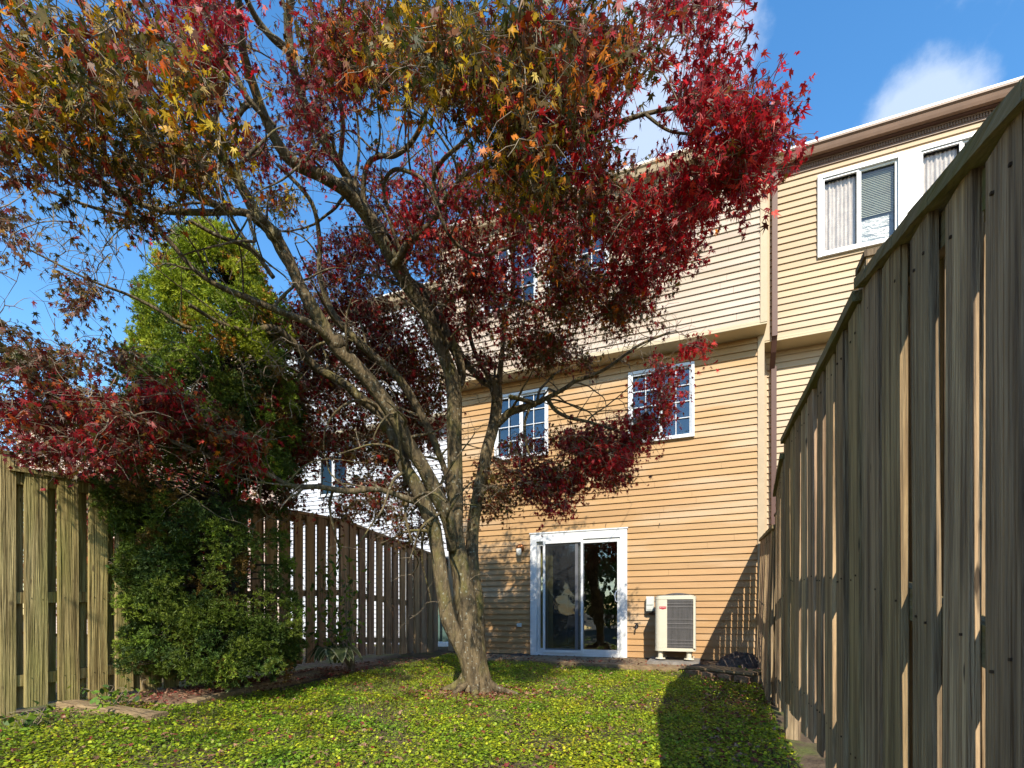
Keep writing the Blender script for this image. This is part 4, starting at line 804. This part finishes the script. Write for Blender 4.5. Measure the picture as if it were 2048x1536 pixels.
for oi in order:
    c, cc = cl[oi]; cn = np.array(c); dist = np.linalg.norm(ND[:cnt]-cn, axis=1)
    # prefer nodes below / nearer the trunk
    j = int(np.argmin(dist+.25*np.maximum(0, ND[:cnt, 2]-cn[2]))); L_ = dist[j]
    r0 = min(max(.0045, .0045+.006*L_), max(RAD[j]*.75, .004))
    n = max(4, int(L_/.07)); pts = grow(ND[j], c, r0, .0028, n, random.uniform(-.12, .12))
    for i, p_ in enumerate(pts[1:]):
        if cnt < cap: ND[cnt] = p_; RAD[cnt] = r0*(1-i/len(pts))+.003; cnt += 1
    out = (c-Vector((-2.3, 4.6, c.z))); out = out.normalized() if out.length > .1 else Vector((0, 0, 1))
    far = (c.x*-SA+c.y*CA)
    ns = random.randint(4, 6); base_c = pick(cc)
    for s_ in range(ns):
        dv = (out*random.uniform(0, .9)+Vector((random.gauss(0, .8), random.gauss(0, .8), random.gauss(-.15, .45)))).normalized(); sl = random.uniform(.12, .34)
        e = c+dv*sl; st = pts[-1-random.randint(0, min(2, len(pts)-1))]; sp_ = grow(st, e, .0026, .0013, 4, random.uniform(-.2, .2))
        for _ in range(random.randint(4, 8)):
            f = random.uniform(.15, 1.05); p_ = st.lerp(e, f)+Vector((random.gauss(0, .028), random.gauss(0, .028), random.gauss(-.02, .03)))
            leafP.append(p_); b_ = base_c if random.random() < .45 else pick(cc); t = random.uniform(.65, 1.35); leafC.append((b_[0]*t*1.22, b_[1]*t*random.uniform(.9, 1.3), b_[2]*t)); leafS.append(random.uniform(.034, .058))
# bare twigs
for _ in range(800):
    if random.random() < .5:
        reg = random.choice([(120, 480, 220, 120, 3.0, 4.0), (350, 420, 200, 120, 3.2, 4.2), (760, 560, 140, 100, 4.4, 5.2), (1000, 560, 160, 140, 4.4, 5.4), (1250, 680, 120, 60, 4.8, 5.5), (620, 720, 160, 160, 4.4, 5.2), (500, 720, 160, 60, 4.0, 4.6)])
        c = P(random.gauss(reg[0], reg[2]*.5), random.gauss(reg[1], reg[3]*.5), random.uniform(reg[4], reg[5]))
    else: c = Vector(nodes[random.randrange(len(nodes))])+Vector((random.gauss(0, .3), random.gauss(0, .3), random.gauss(0, .25)))
    if c.y > 7.6: continue
    cn = np.array(c); dist = np.linalg.norm(ND[:cnt]-cn, axis=1); j = int(np.argmin(dist)); L_ = dist[j]
    pts = grow(ND[j], c, min(.0065, .0035+.003*L_), .0018, max(4, int(L_/.06)), random.uniform(-.2, .2))
    for p_ in pts[1:]:
        if cnt < cap: ND[cnt] = p_; RAD[cnt] = .003; cnt += 1
    for s_ in range(random.randint(1, 3)):
        st = pts[random.randrange(len(pts))]; grow(st, st+Vector((random.gauss(0, .12), random.gauss(0, .12), random.gauss(0, .1))), .002, .001, 4, random.uniform(-.3, .3))
tw.build('twigs', M['twig'], TREE)
LP = np.array([tuple(p_) for p_ in leafP]); n = len(LP)
def crown(LP, LC, LS, name, parent, tmpl=LEAF7):
    n = len(LP); yd = rng.normal(0, .55, (n, 3)); yd[:, 2] -= 1.0; nr = rng.normal(0, 1, (n, 3)); nr[:, 2] *= .7; nr[:, 1] -= .35
    tm = tmpl*np.array([.86, 1, 1]); v = place(tm, LP, yd, nr, LS, .95)
    return np_mesh(name, v, len(tmpl), LC, M['leaf'], parent)
crown(LP, np.array(leafC), np.array(leafS), 'crown', TREE)
print('maple leaves', n, 'clusters', len(cl), 'twig nodes', cnt)
# ------------------------------------------------------------------ second maple beyond the left fence
T2 = thing('maple_tree', 'dark red-brown small maple growing behind the mossy fence at the far left', 'tree', (-7.4, 4.3, -.95))
q = MB(); tips = []
for s_ in range(7):
    a = s_*.9; p0_ = Vector((-7.4, 4.3, -.95)); e = Vector((-7.4+1.5*math.cos(a), 4.3+1.5*math.sin(a), 1.6+.5*math.sin(s_*2)))
    pts = [p0_.lerp(e, f)+Vector((.15*math.sin(f*4+s_), .15*math.cos(f*5+s_), .3*math.sin(f*3))) for f in np.linspace(0, 1, 9)]
    q.tube(pts, list(np.linspace(.09, .02, 9)), 8, wob=.15); tips += pts[4:]
q.build('trunk', M['bark'], T2, True)
n = 17000; u_ = rng.normal(0, 1, (n, 3)); u_ = unit(u_)*(rng.uniform(.35, 1, (n, 1))**.5)
cen = np.array([(-7.3, 3.6, 1.3), (-7.9, 4.8, 1.5), (-6.9, 4.9, 1.2), (-8.8, 5.4, 1.4), (-6.9, 2.9, .8), (-8.4, 3.4, 1.5)])[rng.integers(0, 6, n)]
LP2 = cen+u_*np.array([1.25, 1.25, 1.05]); keep = np.array([mnoise.noise(Vector(p_)*2.3) > -.18 for p_ in LP2]) & (LP2[:, 0] < -5.15)
LP2 = LP2[keep]; n = len(LP2); c2 = np.array([pick(random.choice([DR, BR, BR])) for _ in range(n)])*rng.uniform(.9, 1.7, (n, 1)); c2 = c2*np.array([1.3, 1.25, 1.3])
crown(LP2, c2, rng.uniform(.05, .085, n), 'crown', T2, LEAF5)
# ------------------------------------------------------------------ conifer
TC = thing('conifer_tree', 'tall bright green rounded conifer standing against the left fence', 'tree', (-4.5, 3.6, -.76))
tk = MB(); tk.tube([(-4.5, 3.6, -.8), (-4.48, 3.6, .3), (-4.5, 3.58, 1.5), (-4.5, 3.5, 2.9)], [.09, .075, .055, .02], 10, wob=.15)
def tuft_mesh(cents, outs, name, m, parent, cols, blades=12, r=.045, w=.006):
    n = len(cents); nb = n*blades
    c = np.repeat(cents, blades, 0); o = np.repeat(outs, blades, 0); d = unit(rng.normal(0, .75, (nb, 3))+o*.8); L_ = rng.uniform(.6, 1.2, (nb, 1))*r
    s_ = unit(np.cross(d, rng.normal(0, 1, (nb, 3))))*w
    v = np.stack([c-s_*.6, c+s_*.6, c+d*L_*.6+s_, c+d*L_, c+d*L_*.6-s_], 1).reshape(-1, 3)
    return np_mesh(name, v, 5, np.repeat(cols, blades, 0)*rng.uniform(.8, 1.25, (nb, 1)), m, parent)
# silhouette in (py: centre, halfwidth px at depth ~4.8)
prof = [(462, 425, 18), (500, 430, 75), (560, 432, 112), (620, 435, 138), (700, 430, 165), (800, 425, 180), (900, 420, 188), (1000, 418, 200), (1100, 425, 185), (1200, 440, 190), (1300, 440, 185), (1365, 440, 170)]
DC = 4.82
cs = []; os_ = []; cc_ = []
clumps = []
for k_ in range(1000):
    py = 470+(1360-470)*random.random()**.85
    for (a, b) in zip(prof, prof[1:]):
        if a[0] <= py <= b[0]: f = (py-a[0])/(b[0]-a[0]); cxp = a[1]+(b[1]-a[1])*f; hw = a[2]+(b[2]-a[2])*f; break
    th = random.uniform(0, 2*math.pi); rr_ = random.uniform(.62, 1.0); R_ = max(.05, hw*DC/FPX-.10)
    c = P(cxp, py, DC)+Vector((math.cos(th)*R_*rr_, math.sin(th)*R_*rr_*.9, 0))
    upx = 1024+FPX*((c.x*CA+c.y*SA)/(-c.x*SA+c.y*CA)); upy = HOR-FPX*c.z/(-c.x*SA+c.y*CA)
    if c.z < 1.15 and c.x < -4.86: c.x = -4.86+random.uniform(0, .1)
    if upx > 490 and 960 < upy < 1250 and random.random() < .8: continue
    if upx > 590: continue
    if upy > 1345: continue
    if c.z < -.62: c.z = -.60
    clumps.append((c, Vector((math.cos(th), math.sin(th), .55)), random.uniform(.09, .17), upy))
for k_ in range(60):                                                        # low fresh mounds in front
    px, py = random.choice([(300, 1180), (340, 1120), (400, 1150), (450, 1230), (330, 1270), (400, 1290), (380, 1230), (540, 1320), (300, 1320), (350, 1325), (420, 1335), (480, 1325), (260, 1240)])
    c = P(random.gauss(px, 28), random.gauss(py, 20), random.uniform(4.3, 4.75)); c.z = max(c.z, -.64)
    if c.x < -4.84: c.x = -4.84
    clumps.append((c, Vector((.3, -1, .6)), random.uniform(.09, .15), py))
for (c, o_, r_, upy) in clumps:
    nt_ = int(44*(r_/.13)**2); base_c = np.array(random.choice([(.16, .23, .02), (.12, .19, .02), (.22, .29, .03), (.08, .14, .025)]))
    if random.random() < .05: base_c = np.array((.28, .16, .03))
    if upy > 760 and random.random() < .82: base_c = base_c*.5  # shade on the lower conifer painted into most of its needle colours
    if upy < 720: base_c = base_c*np.array((1.75, 1.5, 1.0))  # sunlit top painted in: needles coloured brighter and yellower there
    tk.tube([Vector((-4.49, 3.58, max(-.6, c.z-.12))), Vector((-4.49, 3.58, c.z)).lerp(c, .5), c], [.008, .006, .003], 4, False)
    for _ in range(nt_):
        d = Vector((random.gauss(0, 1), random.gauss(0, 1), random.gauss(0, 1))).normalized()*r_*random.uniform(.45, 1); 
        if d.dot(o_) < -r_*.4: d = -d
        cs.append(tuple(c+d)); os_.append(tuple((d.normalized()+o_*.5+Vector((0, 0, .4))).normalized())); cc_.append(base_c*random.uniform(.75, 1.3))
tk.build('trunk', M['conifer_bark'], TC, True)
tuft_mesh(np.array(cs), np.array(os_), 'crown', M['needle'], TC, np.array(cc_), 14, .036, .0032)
print('tufts', len(cs))
# ------------------------------------------------------------------ shrub, hosta, vine
def leafy(name, label, cat, base, tips_, nl, size, cols, tmpl, m='green', stemr=.006, spread=.07, group=None, droop=.4):
    T = thing(name, label, cat, base, group); q = MB(); pos = []; 
    for tp_ in tips_:
        s_ = Vector(base); e = Vector(tp_); pts = [s_.lerp(e, f)+Vector((.04*math.sin(f*5+e.x*9), .04*math.cos(f*4+e.y*9), .06*math.sin(f*3.1))) for f in np.linspace(0, 1, 7)]
        q.tube(pts, list(np.linspace(stemr, stemr*.4, 7)), 5, False)
        for _ in range(nl):
            f = random.uniform(.3, 1.05); pos.append(tuple(s_.lerp(e, f)+Vector((random.gauss(0, spread), random.gauss(0, spread), random.gauss(0, spread)))))
    q.build('stems', M['twig'], T)
    n = len(pos); yd = rng.normal(0, .8, (n, 3)); yd[:, 2] -= droop; nr = rng.normal(0, .7, (n, 3)); nr[:, 2] += .8
    cc = np.array([random.choice(cols) for _ in range(n)])*rng.uniform(.7, 1.3, (n, 1))
    v = place(tmpl, np.array(pos), yd, nr, rng.uniform(size*.7, size*1.2, n), .3); np_mesh('leaves', v, len(tmpl), cc, M[m], T); return T
OVAL = np.array([(0, -1, 0), (.38, -.55, 0), (.52, 0, 0), (.36, .55, 0), (0, 1.05, 0), (-.36, .55, 0), (-.52, 0, 0), (-.38, -.55, 0)])
gc = [(.10, .19, .02), (.16, .26, .025), (.05, .10, .02), (.22, .26, .03)]
sb_ = (-4.25, 5.15, -.74)
tips_ = [P(random.gauss(655, 34), random.uniform(1080, 1260), random.uniform(5.9, 6.4)) for _ in range(26)]
leafy('leafy_shrub', 'thin light green broadleaf shrub in front of the fence right of the conifer', 'shrub', sb_, tips_, 16, .038, gc, OVAL, spread=.06)
# hosta-like plant with pale leaf edges
HP = thing('hosta_plant', 'low plant with large drooping pale striped leaves at the patio edge', 'plant', tuple(P(672, 1330, 6.1)))
n = 16; vs_ = MB(); vs2 = MB()
for i in range(n):
    a = -1.9+i*.30+random.uniform(-.1, .1); L_ = random.uniform(.26, .38); w = random.uniform(.07, .10); c = P(668, 1318, 6.05); d = Vector((math.cos(a), math.sin(a)*.9, 0)) if i % 2 else Vector((math.cos(a+.4), -abs(math.sin(a)), 0)); s_ = Vector((-d.y, d.x, 0)); m_ = 8
    def cen(f): return c+d*L_*f+Vector((0, 0, .34*math.sin(min(f*1.6, 2.4))*random.choice([1])-.36*f*f))
    for (mb, lo, hi, lift) in ((vs_, -.72, .72, .002), (vs2, -1, 1, 0)):
        q = []
        for j in range(m_+1):
            f = j/m_; ww_ = w*math.sin(math.pi*min(f*.92+.08, 1))**.7; p_ = cen(f)
            q += [p_+s_*ww_*lo+Vector((0, 0, lift)), p_+Vector((0, 0, -.015+lift)), p_+s_*ww_*hi+Vector((0, 0, lift))]
        t = random.uniform(.8, 1.2)
        mb.add(q, [(3*j+k_, 3*j+k_+1, 3*j+k_+4, 3*j+k_+3) for j in range(m_) for k_ in range(2)], tuple(x*t for x in ((.10, .13, .045) if mb is vs_ else (.42, .42, .24))))
vs_.build('leaf_blades', M['green'], HP, True); vs2.build('leaf_edges', M['green'], HP, True)
# vine on the right fence
vt = [P(random.gauss(1553, 6), random.uniform(1070, 1290), random.uniform(5.7, 6.3)) for _ in range(12)]
leafy('vine', 'sparse vine with tiny green leaves climbing the right fence near the house', 'vine', tuple(P(1558, 1345, 5.9)), vt, 16, .02, gc, OVAL, spread=.035, stemr=.005)
q = MB(); pts = [P(1560, 1245, 5.6), P(1545, 1228, 5.7), P(1530, 1212, 5.8), P(1512, 1196, 5.9)]; q.tube(pts, [.008, .007, .006, .004], 6)
tag(q.build('dead_stick', M['twig'], None), 'bare dead stick poking out from the leaning end of the right fence', 'stick')
# small weeds
for (px, py, t, h, lab) in ((235, 1375, 3.9, .22, 'young leafy weed sprouting at the foot of the mossy fence'), (60, 1420, 3.3, .12, 'clump of broad green weeds at the lower left corner below the fence'), (215, 1150, 4.35, .10, 'tiny green sprig growing through the left fence boards'), (1500, 1345, 6.0, .14, 'low green weeds beside the fabric bundle at the right fence')):
    b_ = P(px, py, t)
    if py > 1200: b_.z = float(gz(b_.x, b_.y))
    leafy('weed_plant', lab, 'weed', tuple(b_), [b_+Vector((random.gauss(0, h*.9), random.gauss(0, h*.9), h*random.uniform(.4, 1.1))) for _ in range(9 if h > .1 else 3)], 7, .03, gc, OVAL, spread=.03, stemr=.003)
# ------------------------------------------------------------------ ground cover, grass, litter
def inyard(x, y):
    xr = np.interp(y, [0, 2, 4, 5.6, 8], [.52, .52, .52, .64, .8])
    ye = np.interp(x, [e[0] for e in edge], [e[1] for e in edge])
    bed = (x < -4.08) & (y > 2.75)
    return (x > -4.92) & (x < xr) & (y < ye-.03) & ~bed
def scatter(n, pw=0.0):
    x = rng.uniform(-5, .9, n); y = 1.2+6.6*rng.random(n)**(1+pw); k_ = inyard(x, y); return x[k_], y[k_]
def nz2(x, y, s): return np.array([mnoise.noise(Vector((a*s, b*s, 2.2))) for a, b in zip(x, y)])
x, y = scatter(330000); nn = nz2(x, y, 1.6); k_ = (rng.random(len(x)) < np.clip(.85+nn*1.5, .15, 1)) & (rng.random(len(x)) < np.clip((np.hypot(x+2.3, y-4.8)-.22)*2.2, 0, 1)); x, y, nn = x[k_], y[k_], nn[k_]; n = len(x)
z = gz(x, y)+rng.uniform(.004, .04, n)+.02*np.maximum(0, nn)
nr = rng.normal(0, .42, (n, 3)); nr[:, 2] += 1; yd = rng.normal(0, 1, (n, 3)); yd[:, 2] = 0
pc = np.array([(.24, .33, .018), (.33, .42, .02), (.13, .20, .018), (.43, .46, .025), (.19, .26, .02)]); col = pc[rng.integers(0, 5, n)]*rng.uniform(.65, 1.25, (n, 1))
pn = nz2(x+9, y-4, 2.6)[:, None]; col = col*1.18*(1+np.array([[.55, .22, 0]])*pn)
tag(np_mesh('ground_cover', place(ROUND, np.stack([x, y, z], 1), yd, nr, rng.uniform(.0045, .0125, n), .2), 6, col, M['green']), kind='stuff', label='low bright green clover-like ground cover over the lawn', cat='ground cover')
x, y = scatter(110000); nn = nz2(x+40, y, 1.1); k_ = rng.random(len(x)) < np.clip(.45+nn*1.3, .05, 1); x, y = x[k_], y[k_]; n = len(x)
b_ = np.stack([x, y, gz(x, y)-.004], 1); d = rng.normal(0, .45, (n, 3)); d[:, 2] = 1; d = unit(d); h = rng.uniform(.025, .075, (n, 1)); s_ = unit(np.cross(d, rng.normal(0, 1, (n, 3))))*.0018
v = np.stack([b_-s_, b_+s_, b_+d*h*.6+s_*.7, b_+d*h+np.array([0, 0, -.006])], 1).reshape(-1, 3)
gcs = np.array([(.17, .26, .03), (.26, .32, .04), (.33, .33, .10)])[rng.integers(0, 3, n)]*rng.uniform(.7, 1.2, (n, 1))
tag(np_mesh('grass', v, 4, gcs, M['green']), kind='stuff', label='fine short grass blades between the ground cover', cat='grass')
x = np.concatenate([rng.uniform(-5, .9, 3800), rng.normal(-2.3, .45, 1100), rng.uniform(0, .9, 900), rng.uniform(-4.9, .9, 340), rng.uniform(-4.9, -4.1, 900)])
y = np.concatenate([rng.uniform(1.4, 7.6, 3800), rng.normal(4.8, .4, 1100), rng.uniform(3, 6.6, 900), rng.uniform(7.3, 8.22, 340), rng.uniform(2.5, 5.4, 900)])
k_ = (x < np.interp(y, [0, 2, 4, 5.6, 8.4], [.52, .52, .52, .64, .86])) & (x > -4.9); x, y = x[k_], y[k_]; n = len(x)
onp = y > np.interp(x, [e[0] for e in edge], [e[1] for e in edge]); onb = (x < -4.1) & (y > 2.75)
z = np.where(onp, -.722, np.where(onb, -.728, gz(x, y)+rng.uniform(.02, .05, n)))
nr = rng.normal(0, .4, (n, 3)); nr[:, 2] += 1; yd = rng.normal(0, 1, (n, 3)); yd[:, 2] = 0
pc = np.array([(.20, .09, .05), (.28, .15, .085), (.16, .03, .025), (.34, .20, .13), (.12, .06, .035), (.25, .04, .03)]); col = pc[rng.integers(0, 6, n)]*rng.uniform(.7, 1.3, (n, 1))
tag(np_mesh('fallen_leaves', place(LEAF7, np.stack([x, y, z], 1), yd, nr, rng.uniform(.024, .046, n), .5), len(LEAF7), col, M['litter']), kind='stuff', label='brown and red fallen maple leaves scattered on lawn and patio', cat='fallen leaves')
# ------------------------------------------------------------------ trees behind the camera (seen only as reflections in the panes)
for i, (x0_, y0_, hh, lab) in enumerate(((-5, -13, 4.6, 'green garden tree far behind, left of the viewpoint'), (0, -15, 5.2, 'green garden tree far behind the viewpoint'), (4.5, -13, 4.4, 'green garden tree far behind, right of the viewpoint'))):
    T = thing('garden_tree', lab, 'tree', (x0_, y0_, -1.8)); q = MB(); q.tube([(x0_, y0_, -1.9), (x0_+.1, y0_, .2), (x0_, y0_+.1, hh-1.5)], [.16, .12, .04], 8); q.build('trunk', M['bark'], T, True)
    n = 5200; u_ = unit(rng.normal(0, 1, (n, 3)))*rng.uniform(.3, 1, (n, 1))**.5; pos = np.array([x0_, y0_, hh/2-.2])+u_*np.array([3.0, 1.8, hh/2+.3]); pos = pos[np.array([mnoise.noise(Vector(p_)*.9) > -.12 for p_ in pos])]; n = len(pos)
    v = place(OVAL, pos, rng.normal(0, 1, (n, 3)), rng.normal(0, 1, (n, 3)), rng.uniform(.12, .24, n)); np_mesh('crown', v, 8, np.array([(.07, .12, .02)])*rng.uniform(.5, 1.8, (n, 1)), M['green'], T)
